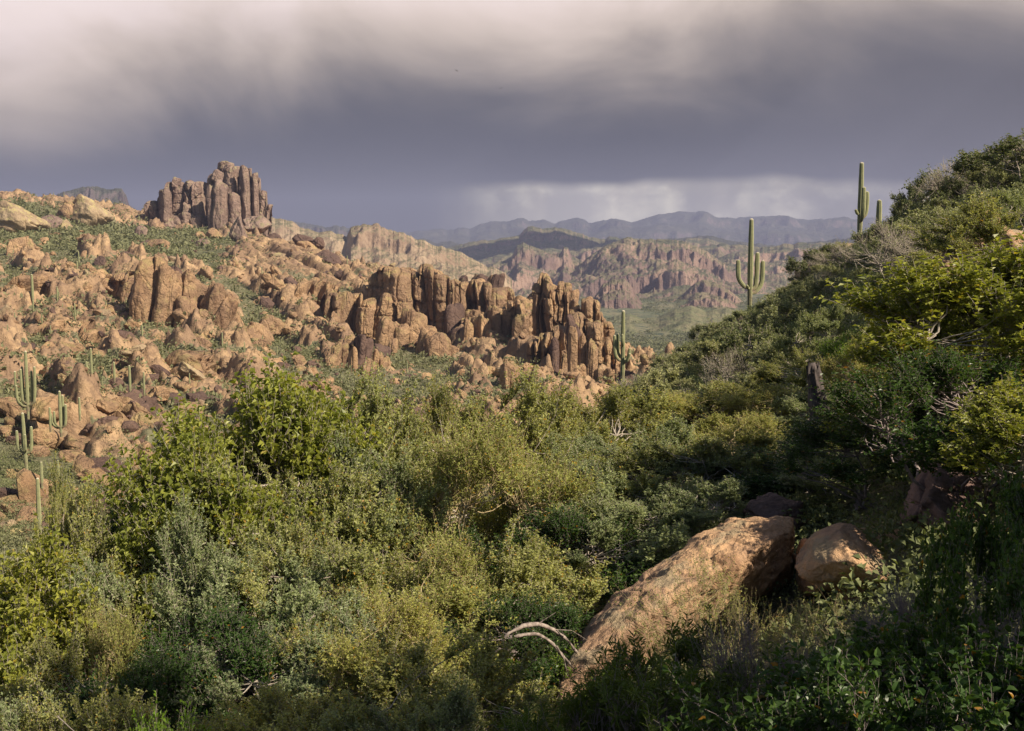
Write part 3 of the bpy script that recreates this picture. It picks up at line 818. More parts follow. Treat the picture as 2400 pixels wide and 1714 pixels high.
def cliff_wall(name, label, cells, Yw, mat, bot, seed, depth=10.0, fine=9.0, bulge=1.6, jitter=2.5, batter=.12, top_jit=0, px_res=.55, nt=110, cat='cliff', lean=0.0, gen=None):
    """a fused wall of jointed columns. cells: (px0, px1, top row[, depth offset]); or gen=(top profile, mean width)"""
    rs = np.random.RandomState(seed)
    if gen:
        prof, mw = gen
        cells = []; x = prof[0][0]
        while x < prof[-1][0]:
            w_ = mw * 1.75 * rs.uniform(.35, 1.8)
            cells.append((x, x + w_, np.interp(x + w_ / 2, [p[0] for p in prof], [p[1] for p in prof]) + rs.uniform(-1, 1) * top_jit, rs.uniform(-jitter, jitter)))
            x += w_
    cells = [c if len(c) == 4 else (*c, rs.uniform(-jitter, jitter)) for c in cells]
    px = np.arange(cells[0][0], cells[-1][1], px_res)
    e = np.array([c[0] for c in cells] + [cells[-1][1]])
    ci = np.clip(np.searchsorted(e, px, side='right') - 1, 0, len(cells) - 1)
    top = np.array([c[2] for c in cells])[ci]; dp = np.array([c[3] for c in cells])[ci]
    w_ = (e[1:] - e[:-1])[ci]; f = (px - e[ci]) / w_
    S_ = Yw / F
    # rounded shoulders of each column
    sh = (1 - np.clip(1 - np.abs(2 * f - 1) ** 3.5, 0, 1) ** .5)
    top = top + sh * np.minimum(w_ * .38, 11) * (.25 + 1.3 * _hash(ci, 51, 3, seed))
    t = np.linspace(0, 1, nt)
    botp = np.interp(px, [b[0] for b in bot], [b[1] for b in bot])
    zb = vof(botp) * Yw - 4; zt = vof(top) * Yw
    Z = zb[None] + (zt - zb)[None] * t[:, None]
    Xw = (px - 1200) / F * Yw
    X_ = np.repeat(Xw[None], nt, 0) + 0.0
    H_ = Z - zb[None]
    # cells shift sideways a little with height so joints are not ruler straight
    wob = fbm2(X_ / 16, Z / 14, 4, seed) * 1.3 / S_
    ctmp = np.clip(np.searchsorted(e, px, side='right') - 1, 0, len(cells) - 1)
    pw = px[None] + wob + (_hash(ctmp // 2, 41, 3, seed) - .5)[None] * .55 * H_ / S_ * .5
    ciw = np.clip(np.searchsorted(e, pw.ravel(), side='right').reshape(pw.shape) - 1, 0, len(cells) - 1)
    fw = np.clip((pw - e[ciw]) / (e[1:] - e[:-1])[ciw], 0, 1)
    wm = (e[1:] - e[:-1])[ciw] * S_
    dpa = np.array([c[3] for c in cells])[ciw]
    # horizontal breaks: each column is cut into blocks that stick out differently
    H_b = H_ + (fw - .5) * wm * (_hash(ciw, 31, 3, seed) - .5) * 2.4
    blk = np.floor(H_b / (4 + 9 * _hash(ciw, 7, 3, seed)) + _hash(ciw, 5, 3, seed) * 3).astype(np.int64)
    bo = (_hash(ciw, blk, 11, seed) - .5) * 2.8 + .35 * np.exp(-(((H_ / (4 + 9 * _hash(ciw, 7, 3, seed)) + _hash(ciw, 5, 3, seed) * 3) % 1.0) / .06) ** 2) * 2
    ge = 2.0 ** ((_hash(ciw, 21, 3, seed) - .5) * 2.6); pe = 1.3 + 3.5 * _hash(ciw, 22, 3, seed)
    Yc = -(1 - np.abs(2 * fw ** ge - 1) ** pe) * np.minimum(bulge + wm * .28, 5) + dpa + bo
    # fine secondary joints
    q = (Xw[None] + fbm2(X_ / 7, Z / 16, 3, seed + 4) * .8) / (fine * 1.6 * S_)
    qi = np.floor(q).astype(np.int64); qf = q - qi
    Yc += -(1 - np.abs(2 * qf - 1) ** 7) * .45 + (_hash(qi, ciw, 2, seed) - .5) * .9
    Yc += 1.4 * fbm2(X_ / 9, Z / 12, 5, seed + 8, .6) + .5 * fbm2(X_ / 2.2, Z / 3, 3, seed + 9, .6)
    Yc += batter * H_
    rt = np.clip((t[:, None] - .86) / .14, 0, 1)
    Yc += (1 - np.sqrt(np.clip(1 - rt ** 2, 0, 1))) * np.minimum(wm * .45 + 1, 5)
    Yy = Yw + Yc
    X_ = X_ + lean * H_ + .6 * fbm2(X_ / 4 + 50, Z / 4, 4, seed + 12)
    rows = [np.stack([X_, Yy, Z], -1)]
    for k, (dy, dzz) in enumerate([(.12, .2), (.3, .35), (.55, .2), (.8, -.6), (1.0, -3), (1.05, -12), (1.08, -40)]):
        zz = Z[-1] + dzz + .8 * fbm2(Xw / 3 + k * 9, Xw * 0 + k, 3, seed + 20)
        yb = Yy[-1] + dy * depth
        xm = X_[-1].mean()
        xb = X_[-1] * yb / Yy[-1]
        xb = xm * yb / Yy[-1] + (xb - xm * yb / Yy[-1]) * (1 - .06 * dy)
        rows.append(np.stack([xb, yb, np.minimum(zz, Z[-1] + 1.2)], -1)[None])
    V = np.concatenate(rows)
    # close both ends of the wall
    eL = V[:, :1].copy(); eR = V[:, -1:].copy()
    ends = []
    for E, sg in ((eL, -1), (eR, 1)):
        def back(d_, in_):
            a_ = E.copy(); yb = np.maximum(a_[..., 1], Yw + depth * d_)
            a_[..., 0] = a_[..., 0] * yb / a_[..., 1] - sg * in_
            a_[..., 1] = yb
            return a_
        a1 = back(.35, .2); a2 = back(1.08, 1.5)
        ends.append((a1, a2))
    V = np.concatenate([ends[0][1], ends[0][0], V, ends[1][0], ends[1][1]], 1)
    nr, nc = V.shape[:2]
    V = V.reshape(-1, 3)
    c0 = V.mean(0)
    o = link(name, mk_mesh(name, V - c0, grid_faces(nr, nc), mat), loc=tuple(c0))
    return tag(o, label, cat)

# ---- the butte: one fused body of joined columns ---------------------------------
BY = 700.0
BUTTE = [  # cx, half width, top py, bottom py, depth offset, tilt
    (341, 11, 478, 545, 4, 0), (354, 9, 468, 550, 3, .02), (366, 9, 462, 545, 5, 0), (376, 8, 455, 545, 8, 0),
    (387, 11, 442, 522, -6, 0), (408, 16, 424, 545, 6, .03), (400, 10, 418, 436, 4, 0), (404, 24, 505, 556, -4, 0),
    (426, 14, 434, 500, -4, 0), (440, 11, 421, 470, 4, .05), (437, 22, 480, 552, 1, 0), (455, 10, 428, 500, 6, 0),
    (472, 13, 424, 540, -1, .03), (490, 16, 408, 545, 12, 0), (470, 26, 500, 553, 2, 0), (498, 12, 402, 430, 10, .2),
    (516, 19, 424, 534, -12, -.02), (522, 16, 381, 470, 10, 0), (512, 9, 398, 425, 4, .2), (536, 12, 380, 540, 6, 0),
    (545, 22, 388, 520, 16, 0), (545, 15, 460, 530, -6, 0), (556, 10, 392, 520, 12, 0), (575, 13, 390, 530, 2, -.05), (568, 17, 386, 450, 12, 0),
    (585, 14, 400, 520, 8, -.08), (599, 5.5, 407, 418, 4, 0), (597, 6, 418, 500, 2, 0), (608, 14, 425, 535, 8, -.12),
    (618, 13, 452, 540, 4, -.12), (626, 10, 470, 545, 6, -.1), (595, 20, 480, 540, -2, 0), (562, 24, 490, 535, 0, 0),
]
BCX = [(329, 345, 503, 6), (345, 372, 470, 7), (372, 381, 458, 8), (381, 399, 444, -4), (399, 432, 424, 7), (432, 459, 422, 6), (459, 486, 424, 0), (486, 512, 403, 12), (512, 549, 381, 5), (549, 579, 387, 13), (579, 593, 392, 4), (593, 612, 414, 7), (612, 626, 446, 5), (626, 639, 478, 9)]
BC = [(a, b, t, d * .6) for a, b, t, d in BCX]
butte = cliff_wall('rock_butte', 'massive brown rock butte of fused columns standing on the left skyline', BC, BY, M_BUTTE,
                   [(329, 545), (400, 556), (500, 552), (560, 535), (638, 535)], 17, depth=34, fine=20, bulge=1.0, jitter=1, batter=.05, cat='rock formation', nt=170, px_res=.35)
parts = []
for i, (cx, hw, top, bot, dy, tl) in enumerate([(389, 9, 441, 512, -9, .02), (404, 24, 505, 556, -6, 0), (437, 9, 476, 530, -3, 0), (440, 20, 500, 552, -5, 0), (502, 14, 428, 536, -12, -.03), (517, 13, 424, 540, -14, .03),
                                          (546, 16, 458, 535, -6, 0), (470, 26, 506, 553, -4, 0), (575, 10, 395, 530, -3, -.04), (598, 6, 417, 500, -2, 0), (599, 5.5, 406, 419, 0, 0), (412, 8, 417, 432, 4, .2), (528, 15, 378, 392, 10, .1), (508, 12, 398, 420, 4, .35)]):
    Yd = BY + dy
    a = pix(cx, top, Yd); b = pix(cx, bot + 8, Yd)
    hz = (a[2] - b[2]) / 2
    hwm = hw / F * Yd * 1.2
    parts.append((PILL, i, ((a[0] + b[0]) / 2, Yd + hwm * .6, (a[2] + b[2]) / 2), (hwm, hwm * 1.3, hz * 1.01), (rnd.uniform(-.05, .02), tl, rnd.uniform(-.3, .3))))
Vb, Fb = blend_rocks(parts)
Vb = Vb + 0.9 * np.stack([fbm(Vb / 7, 4, 5), fbm(Vb / 7 + 40, 4, 6), fbm(Vb / 7 + 80, 3, 7)], 1)
link('buttress', mk_mesh('buttress', Vb - np.array(butte.location), Fb, M_BUTTE), butte)

# ---- continuous jointed walls behind the free-standing pillars -------------------------
gA = hit(1000, 800, 250)[1]
cliff_wall('rock_cliff', 'tallest continuous wall of tan columns at the centre of the picture', None, gA + 6, M_CLIFF, [(850, 790), (1240, 830)], 31, depth=16, fine=11, jitter=5.5, top_jit=4,
           gen=([(858, 655), (872, 636), (905, 630), (955, 648), (968, 632), (985, 626), (1018, 628), (1035, 648), (1075, 664), (1100, 660), (1150, 668), (1180, 682), (1205, 700), (1232, 752)], 17))
cliff_wall('rock_cliff', 'lower row of closely jointed columns beneath the yellowish dome', None, gA - 12, M_CLIFF, [(1060, 830), (1250, 850)], 33, depth=12, fine=9, jitter=3, top_jit=7,
           gen=([(1082, 760), (1110, 738), (1165, 722), (1200, 712), (1225, 750), (1243, 800)], 12))
gB = hit(830, 790, 250)[1]
cliff_wall('rock_cliff', 'broken wall at the left end of the central cliffs beside the shaded gully', None, gB + 3, M_CLIFF, [(740, 800), (960, 815)], 35, depth=14, fine=10, jitter=5, top_jit=8, lean=.12,
           gen=([(752, 705), (775, 684), (812, 692), (850, 702), (900, 690), (940, 715), (962, 770)], 16))
cliff_wall('rock_cliff', 'low wall of brown columns just above the thicket, left of the grass apron', None, hit(820, 868, 150)[1] + 3, M_CLIFF, [(745, 880), (870, 884)], 37, depth=8, fine=10, jitter=3, top_jit=9,
           gen=([(750, 845), (775, 818), (812, 796), (850, 800), (868, 850)], 13))
gC = hit(1340, 885, 200)[1]
cliff_wall('rock_cliff', 'columned wall behind the spires right of the central cliffs', None, gC + 10, M_CLIFF, [(1230, 880), (1440, 900)], 39, depth=14, fine=10, jitter=4, top_jit=9,
           gen=([(1236, 806), (1262, 788), (1300, 786), (1330, 752), (1362, 742), (1400, 758), (1420, 778), (1448, 820)], 13))
cliff_wall('rock_cliff', 'upper knot of spires standing behind the columned wall on the right', None, gC + 45, M_CLIFF, [(1240, 780), (1430, 800)], 41, depth=14, fine=10, jitter=4, top_jit=12,
           gen=([(1248, 700), (1268, 655), (1284, 652), (1300, 690), (1318, 668), (1338, 690), (1350, 735), (1372, 712), (1392, 704), (1404, 735), (1425, 770)], 13))
gD = hit(170, 700, 200)[1]
cliff_wall('rock_cliff', 'shaded broken ledge wall across the upper left slope', None, gD, M_CLIFF, [(20, 700), (330, 725)], 43, depth=12, fine=8, jitter=5, top_jit=9, lean=.25,
           gen=([(30, 672), (60, 640), (130, 640), (150, 662), (200, 650), (240, 640), (300, 648), (332, 668)], 19))
cliff_wall('rock_cliff', 'stepped ledge halfway down the left slope above the small saguaros', None, hit(420, 880, 120)[1], M_CLIFF, [(340, 890), (520, 905)], 45, depth=8, fine=8, jitter=3, top_jit=7, lean=.35,
           gen=([(375, 850), (400, 828), (440, 835), (480, 850), (510, 885)], 17))
cliff_wall('rock_cliff', 'weathered ledge wall under the slab dome, left of the central cliffs', None, hit(690, 730, 200)[1], M_CLIFF, [(560, 740), (760, 750)], 47, depth=12, fine=8, jitter=4, top_jit=8, lean=.4,
           gen=([(560, 700), (600, 690), (650, 668), (700, 660), (745, 672), (762, 720)], 20))
cliff_wall('rock_cliff', 'low jumbled ledge at the left edge above the whale-shaped boulder', None, hit(130, 800, 150)[1], M_CLIFF, [(60, 800), (260, 830)], 49, depth=8, fine=8, jitter=4, top_jit=8, lean=.35,
           gen=([(60, 770), (100, 745), (150, 758), (190, 770), (240, 800)], 16))

# ---- pillars and blocks of the central cliffs, each rock its own thing -------------
# cx, half width, top, bottom (photo px), tilt (+ leans right), material, depth offset
C, D_, P_ = M_CLIFF, M_DARKROCK, M_PALE
CL = [
    # left part of the band
    (772, 15, 680, 745, .10, C), (800, 24, 690, 782, .15, C), (782, 12, 735, 800, .1, C), (838, 17, 712, 775, .35, C), (858, 12, 700, 745, .35, C),
    (765, 17, 833, 870, .1, C), (785, 13, 808, 866, .1, C), (812, 13, 790, 860, .1, C), (845, 22, 790, 868, .12, D_), (826, 11, 822, 880, 0, C), (853, 10, 848, 886, .1, C),
    (880, 16, 645, 710, .05, C), (905, 15, 655, 705, .12, C), (935, 22, 630, 700, .2, C), (918, 28, 692, 770, .15, C), (952, 18, 648, 690, .1, C), (900, 24, 745, 818, .2, C),
    (925, 20, 760, 820, .2, C), (918, 12, 798, 832, .1, C), (965, 25, 728, 812, .05, C), (900, 10, 710, 760, .3, C), (965, 16, 688, 720, .4, C),
    # the big central towers
    (985, 22, 655, 790, .05, C), (1005, 30, 628, 700, .1, C), (1022, 14, 640, 748, -.05, C), (1050, 17, 665, 715, 0, C), (1072, 13, 672, 730, .15, C),
    (1062, 22, 715, 800, 0, D_), (1037, 19, 752, 792, 0, C), (1020, 27, 785, 838, -.1, C), (998, 24, 770, 830, .2, C), (1050, 24, 810, 836, .25, C),
    (1093, 25, 668, 760, .06, P_), (1112, 26, 662, 745, .15, C), (1135, 22, 675, 735, .15, C), (1083, 16, 700, 775, .1, C), (1100, 20, 728, 790, .1, C),
    (1075, 22, 772, 818, .0, D_), (1098, 12, 750, 828, .05, C), (1118, 12, 745, 822, 0, C), (1132, 13, 738, 825, 0, C), (1150, 12, 728, 800, 0, C), (1158, 14, 725, 815, 0, C),
    (1172, 13, 738, 800, .05, C), (1183, 10, 730, 806, .1, C), (1172, 22, 685, 735, .35, C), (1195, 20, 690, 730, .5, C), (1210, 20, 710, 800, .05, C), (1218, 18, 740, 845, .03, C),
    (1215, 24, 792, 855, 0, C), (1160, 28, 780, 828, .1, C), (1130, 30, 790, 830, 0, C), (1165, 14, 640, 662, .2, D_), (1130, 14, 644, 660, .1, D_), (1150, 13, 648, 672, .2, C), (1088, 9, 647, 662, 0, D_),
    (1232, 24, 790, 860, .2, C),
    # right spires
    (1275, 18, 648, 700, 0, C), (1262, 26, 690, 730, 0, C), (1290, 12, 665, 695, .2, C), (1318, 17, 665, 725, .1, C), (1335, 15, 680, 745, .2, C), (1345, 11, 705, 760, .15, C), (1315, 20, 718, 765, 0, C),
    (1318, 24, 735, 788, .1, C), (1340, 18, 748, 790, .1, C), (1378, 13, 700, 745, 0, C), (1392, 10, 706, 745, .1, C), (1385, 22, 745, 790, 0, C), (1410, 10, 750, 785, .1, C),
    (1352, 16, 752, 890, -.03, D_), (1370, 12, 762, 850, 0, C), (1344, 11, 770, 895, 0, C), (1363, 10, 790, 895, .03, C), (1388, 11, 800, 898, .02, C), (1360, 14, 858, 905, 0, C),
    (1402, 8, 840, 880, 0, C), (1413, 11, 825, 870, -.15, C), (1430, 20, 830, 878, .1, C), (1408, 16, 868, 900, 0, C), (1428, 14, 866, 908, 0, C), (1446, 10, 870, 910, 0, C), (1474, 8, 858, 895, -.3, C),
    (1436, 12, 795, 835, 0, C), (1420, 16, 795, 820, 0, D_), (1415, 22, 772, 800, 0, C),
    (1242, 14, 792, 860, 0, C), (1255, 12, 795, 865, 0, C), (1268, 13, 790, 850, .05, D_), (1282, 12, 800, 870, 0, C), (1298, 12, 798, 880, 0, D_), (1310, 12, 802, 872, 0, C), (1322, 10, 820, 878, .1, C),
    (1245, 12, 740, 775, .1, C), (1258, 10, 750, 770, .2, C), (1225, 22, 700, 740, .4, C),
    (1145, 26, 835, 878, .1, D_), (1190, 20, 838, 880, .1, C), (1175, 14, 820, 850, .1, C), (1198, 22, 855, 908, 0, C),
    # scattered towers further left on the slope
    (880, 12, 820, 860, .1, C), (895, 14, 838, 866, .1, C), (720, 16, 650, 700, .5, C), (700, 20, 655, 715, .5, C), (735, 18, 640, 690, .5, C),
]
names_used = {}
_rb = random.Random(3)
CL = [(cx + _rb.uniform(-2, 2), hw, top, bot, tl, mt) for (cx, hw, top, bot, tl, mt) in CL]
side_words = [(-1, 780, 'at the left end of the central cliff band'), (780, 860, 'left of the shaded gully in the cliff band'), (860, 960, 'in the left half of the central cliffs'),
              (960, 1080, 'around the tallest round-topped tower'), (1080, 1180, 'around the yellowish dome of the central cliffs'),
              (1180, 1250, 'where the central cliffs step down to the right'), (1250, 1350, 'among the spires right of the central cliffs'), (1350, 1600, 'just left of the many-armed saguaro')]
ci = 0
for (cx, hw, top, bot, tl, mt) in CL:
    g = hit(cx, bot, 200)
    if cx > 1000 and g[1] > 470: g = np.array([*pix(cx, bot, 420)])
    if g[1] > 560: g = np.array([*pix(cx, bot, 470)])
    Yd = g[1]
    a = pix(cx, top, Yd); b = pix(cx, bot + 8, Yd)
    sink = 5.0
    hz = (a[2] - b[2] + sink) / 2
    hwm = hw / F * Yd * 1.12
    dd = hwm * rnd.uniform(1.0, 1.5)
    mtn = unit_mesh(PILL if hz > hwm * 0.85 else BLD, ci, mt)
    sw = [s_[2] for s_ in side_words if s_[0] <= cx < s_[1]][0]
    shape = 'tall rock pillar' if hz > 1.9 * hwm else ('blocky rock tower' if hz > hwm else 'squat rock block')
    colr = 'dark brown' if mt is D_ else ('yellowish' if mt is P_ else 'tan')
    o = link('rock_pillar' if hz > hwm else 'boulder', mtn, loc=((a[0] + b[0]) / 2, Yd + dd * .5, (a[2] + b[2] - sink) / 2),
             rot=(rnd.uniform(-.10, .02), tl, rnd.uniform(-.5, .5) + (PI if rnd.random() < .5 else 0)), scale=(hwm, dd, hz))
    lean_first(o)
    tag(o, f'{colr} {shape} {sw}', 'rock', f'{colr} {shape}s {sw}')
    ci += 1

# ---- the shadowed cliff on the left slope: one fused outcrop -----------------------
LC = [(345, 24, 612, 740, .10, 0), (372, 22, 630, 745, .12, -2), (395, 20, 640, 735, .1, 0), (405, 30, 655, 745, .15, 3), (430, 18, 640, 700, .2, 4), (425, 26, 690, 775, .2, -2),
      (455, 24, 660, 745, .2, 5), (490, 24, 665, 765, .25, -1), (515, 20, 690, 790, .3, -2), (370, 16, 605, 640, .1, 2), (468, 22, 735, 800, .3, -3), (500, 28, 760, 830, .2, -2), (530, 18, 735, 810, .4, 2)]
g = hit(430, 770, 250)
parts = []
for i, (cx, hw, top, bot, tl, dy) in enumerate(LC):
    Yd = g[1] - 4 + dy
    a = pix(cx, top, Yd); b = pix(cx, bot + 10, Yd)
    hz = (a[2] - b[2]) / 2 + 2; hwm = hw / F * Yd * 1.12
    parts.append((PILL, i + 5, ((a[0] + b[0]) / 2, Yd + hwm, (a[2] + b[2]) / 2 - 2), (hwm, hwm * 1.8, hz), (-.08, tl, rnd.uniform(-.3, .3))))
Vb, Fb = blend_rocks(parts)
Vb = Vb + 0.8 * np.stack([fbm(Vb / 6, 4, 15), fbm(Vb / 6 + 40, 4, 16), fbm(Vb / 6 + 80, 3, 17)], 1)
o = link('rock_outcrop', mk_mesh('rock_outcrop', Vb - g, Fb, M_CLIFF), loc=tuple(g))
tag(o, 'big leaning cliff outcrop with deep shaded hollows on the left slope below the butte', 'rock formation')


def place_rock(cx, hw, top, bot, tl, mt, label, group=None, lib=None, name='boulder', ymin=60, yset=None, flat=1.2, roll=0.0, key=None, n_hi=None):
    g = hit(cx, bot, ymin) if yset is None else np.array(pix(cx, bot, yset))
    Yd = g[1]
    a = pix(cx, top, Yd); b = pix(cx, bot, Yd)
    hwm = hw / F * Yd; hz = (a[2] - b[2]) / 2 * 1.25
    lib = lib or BLD
    k_ = key if key is not None else rnd.randrange(12)
    o = link(name, unit_mesh(lib, k_, mt), loc=(g[0], Yd + hwm * .5, a[2] - hz * .95), rot=(roll, tl, rnd.uniform(0, 6.28)),
             scale=(hwm, hwm * flat, hz))
    lean_first(o)
    if lib is RND: o.rotation_euler[2] = .3
    return tag(o, label, 'boulder' if name == 'boulder' else 'rock', group)


for args in [
    (205, 48, 468, 530, .08, M_PALE, 'big smooth tan dome boulder left of the butte on the skyline', None, RND),
    (30, 66, 484, 545, .12, M_PALE, 'wide yellowish whaleback rock at the left edge of the picture', None, RND),
    (170, 26, 475, 520, .2, M_CLIFF, 'tan boulder touching the left flank of the smooth dome boulder'),
    (125, 24, 505, 535, 0, M_BUTTE, 'brown block in dark scrub between the whaleback rock and the dome boulder'),
    (40, 22, 560, 600, -.2, M_CLIFF, 'pointed tan fin standing by the left edge above the slope'),
    (557, 20, 520, 568, 0, M_BUTTE, 'tall dark block at the right foot of the butte'),
    (592, 26, 515, 545, .1, M_BUTTE, 'broad dark block against the right foot of the butte'),
    (594, 20, 572, 594, .1, M_CLIFF, 'rounded tan boulder perched on the slab dome below the butte'),
    (640, 17, 552, 575, .1, M_DARKROCK, 'dark angular boulder on the slab dome right of the butte foot'),
    (498, 14, 540, 562, 0, M_CLIFF, 'cream block in front of the middle of the butte'),
    (472, 12, 545, 562, 0, M_CLIFF, 'small cream block just left of the cream block before the butte'),
    (333, 11, 536, 558, 0, M_BUTTE, 'lone boulder by the left foot of the butte'),
    (478, 13, 565, 582, 0, M_BUTTE, 'grey-brown rounded boulder below the middle of the butte'),
    (365, 26, 562, 588, .3, M_CLIFF, 'layered cream rock in the scrub below the left half of the butte'),
    (715, 18, 553, 572, .2, M_DARKROCK, 'dark rock on the skyline shoulder right of the butte'),
    (745, 14, 558, 578, .2, M_DARKROCK, 'second dark rock on the skyline shoulder, further down the dome'),
    (390, 34, 873, 915, .2, M_CLIFF, 'large flat tan boulder with a dark underside right of the upper saguaros') if False else
    (195, 33, 874, 908, .2, M_CLIFF, 'large flat tan boulder with a dark underside on the lower left slope'),
    (265, 15, 893, 914, .1, M_DARKROCK, 'small dark oval boulder right of the large flat tan boulder'),
    (190, 38, 918, 950, .1, M_DARKROCK, 'long dark purple-brown boulder behind the four-armed saguaro'),
    (345, 17, 936, 982, 0, M_DARKROCK, 'dark upright block on the lower slope left of the broad-leaved bush'),
    (400, 22, 934, 964, .1, M_DARKROCK, 'dark rounded block leaning on the upright dark blocks'),
    (380, 8, 930, 960, 0, M_DARKROCK, 'narrow dark post-like rock between the two dark blocks'),
    (430, 26, 958, 1000, .3, M_CLIFF, 'tan boulder under the dark blocks beside the broad-leaved bush'),
    (300, 20, 952, 1016, .5, M_DARKROCK, 'leaning dark slab left of the upright dark block'),
    (250, 40, 975, 1035, .6, M_CLIFF, 'leaning striped tan slab on the lower left slope'),
    (90, 32, 1010, 1054, .3, M_CLIFF, 'big orange-tan boulder behind the lower left saguaro'),
    (180, 34, 1030, 1062, .3, M_CLIFF, 'flat-topped tan boulder under the four-armed saguaro'),
    (150, 20, 1030, 1055, .3, M_DARKROCK, 'dark wedge under the flat-topped boulder of the four-armed saguaro'),
    (154, 13, 1011, 1034, 0, M_CLIFF, 'round tan boulder right at the foot of the four-armed saguaro'),
    (20, 34, 945, 975, .3, M_CLIFF, 'broad tan boulder cut by the left edge between the big saguaros'),
    (20, 30, 830, 860, .1, M_CLIFF, 'huge rounded brown boulder cut by the left edge above the saguaros'),
    (328, 24, 1044, 1084, .2, M_CLIFF, 'plump tan boulder at the left edge of the broad-leaved bush'),
    (237, 15, 1037, 1052, .1, M_PALE, 'small yellow boulder in grass on the lower slope'),
    (275, 15, 1100, 1120, .1, M_CLIFF, 'orange boulder showing over the small bush on the left'),
    (172, 24, 1064, 1084, .2, M_CLIFF, 'low tan boulder just above the small bush on the left'),
    (32, 15, 1102, 1122, .1, M_CLIFF, 'orange cube-like boulder near the left edge'),
    (20, 25, 1165, 1188, .1, M_CLIFF, 'split tan boulder at the left edge above the bushes'),
    (25, 30, 1186, 1206, .0, M_CLIFF, 'low tan slab below the split boulder at the left edge'),
    (65, 22, 1135, 1156, .3, M_PALE, 'cream flat rock left of the small bush'),
    (14, 14, 1225, 1245, .0, M_PALE, 'cream rock at the left edge just above the foreground bushes'),
    (42, 14, 1242, 1256, .1, M_PALE, 'small cream rock right above the foreground bushes'),
    (430, 45, 830, 890, .4, M_CLIFF, 'steep dark-backed ledge above the dark blocks'),
    (555, 22, 770, 810, .4, M_CLIFF, 'cream block in greenery below the big leaning outcrop'),
    (600, 30, 760, 800, .3, M_CLIFF, 'tan block right of the big leaning outcrop'),
    (640, 26, 755, 790, .3, M_CLIFF, 'second tan block right of the big leaning outcrop'),
    (270, 34, 660, 700, .2, M_CLIFF, 'jutting ledge block left of the big leaning outcrop'),
    (145, 22, 640, 700, .2, M_DARKROCK, 'shaded fin rock on the upper left slope'),
    (225, 30, 640, 680, .2, M_CLIFF, 'overhanging rock on the upper slope between the shaded fin and the big outcrop'),
]:
    place_rock(*args)

# ---- countable boulders strewn over the slope ---------------------------------------
rr = random.Random(21)
cnt = 0
while cnt < 150:
    px = rr.uniform(-10, 1480); py = rr.uniform(480, 1250)
    if px > 560 and py > 900: continue
    if px > 300 and py > 1000: continue
    g = hit(px, py, 70)
    if not (80 < g[1] < 700): continue
    m_, dome, bas = rockiness(np.array([g[0]]), np.array([g[1]]))
    if rr.random() > 0.35 + m_[0]: continue
    sz = min(rr.paretovariate(1.9), 3.0) * (0.55 + g[1] / 360) * 0.8
    z_ = float(ground(g[0], g[1])[0])
    mt = rr.choice([M_CLIFF, M_CLIFF, M_CLIFF, M_PALE, M_DARKROCK])
    big = sz > 2.4
    lib = rr.choice([BLD, BLD, SLB])
    zone = ('in the dark scrub basin below the butte' if bas[0] > .4 else 'on the slab dome right of the butte' if dome[0] > .4 else
            'near the central cliffs' if px > 700 else 'on the lower left slope' if g[1] < 230 else 'high on the left slope' if g[1] > 430 else 'halfway up the left slope')
    cn = {M_CLIFF: 'tan', M_PALE: 'cream', M_DARKROCK: 'dark brown'}[mt]
    o = link('boulder', unit_mesh(lib, rr.randrange(12), mt), loc=(g[0], g[1], z_ + sz * .18), rot=(rr.uniform(-.4, .4), rr.uniform(-.1, .7), rr.uniform(0, 6.28)),
             scale=(sz * rr.uniform(.8, 1.4), sz * rr.uniform(.7, 1.2), sz * rr.uniform(.45, .85)))
    tag(o, f'{"large" if big else "small"} {cn} boulder strewn {zone}', 'boulder', f'{"large" if big else "small"} {cn} boulders {zone}')
    cnt += 1


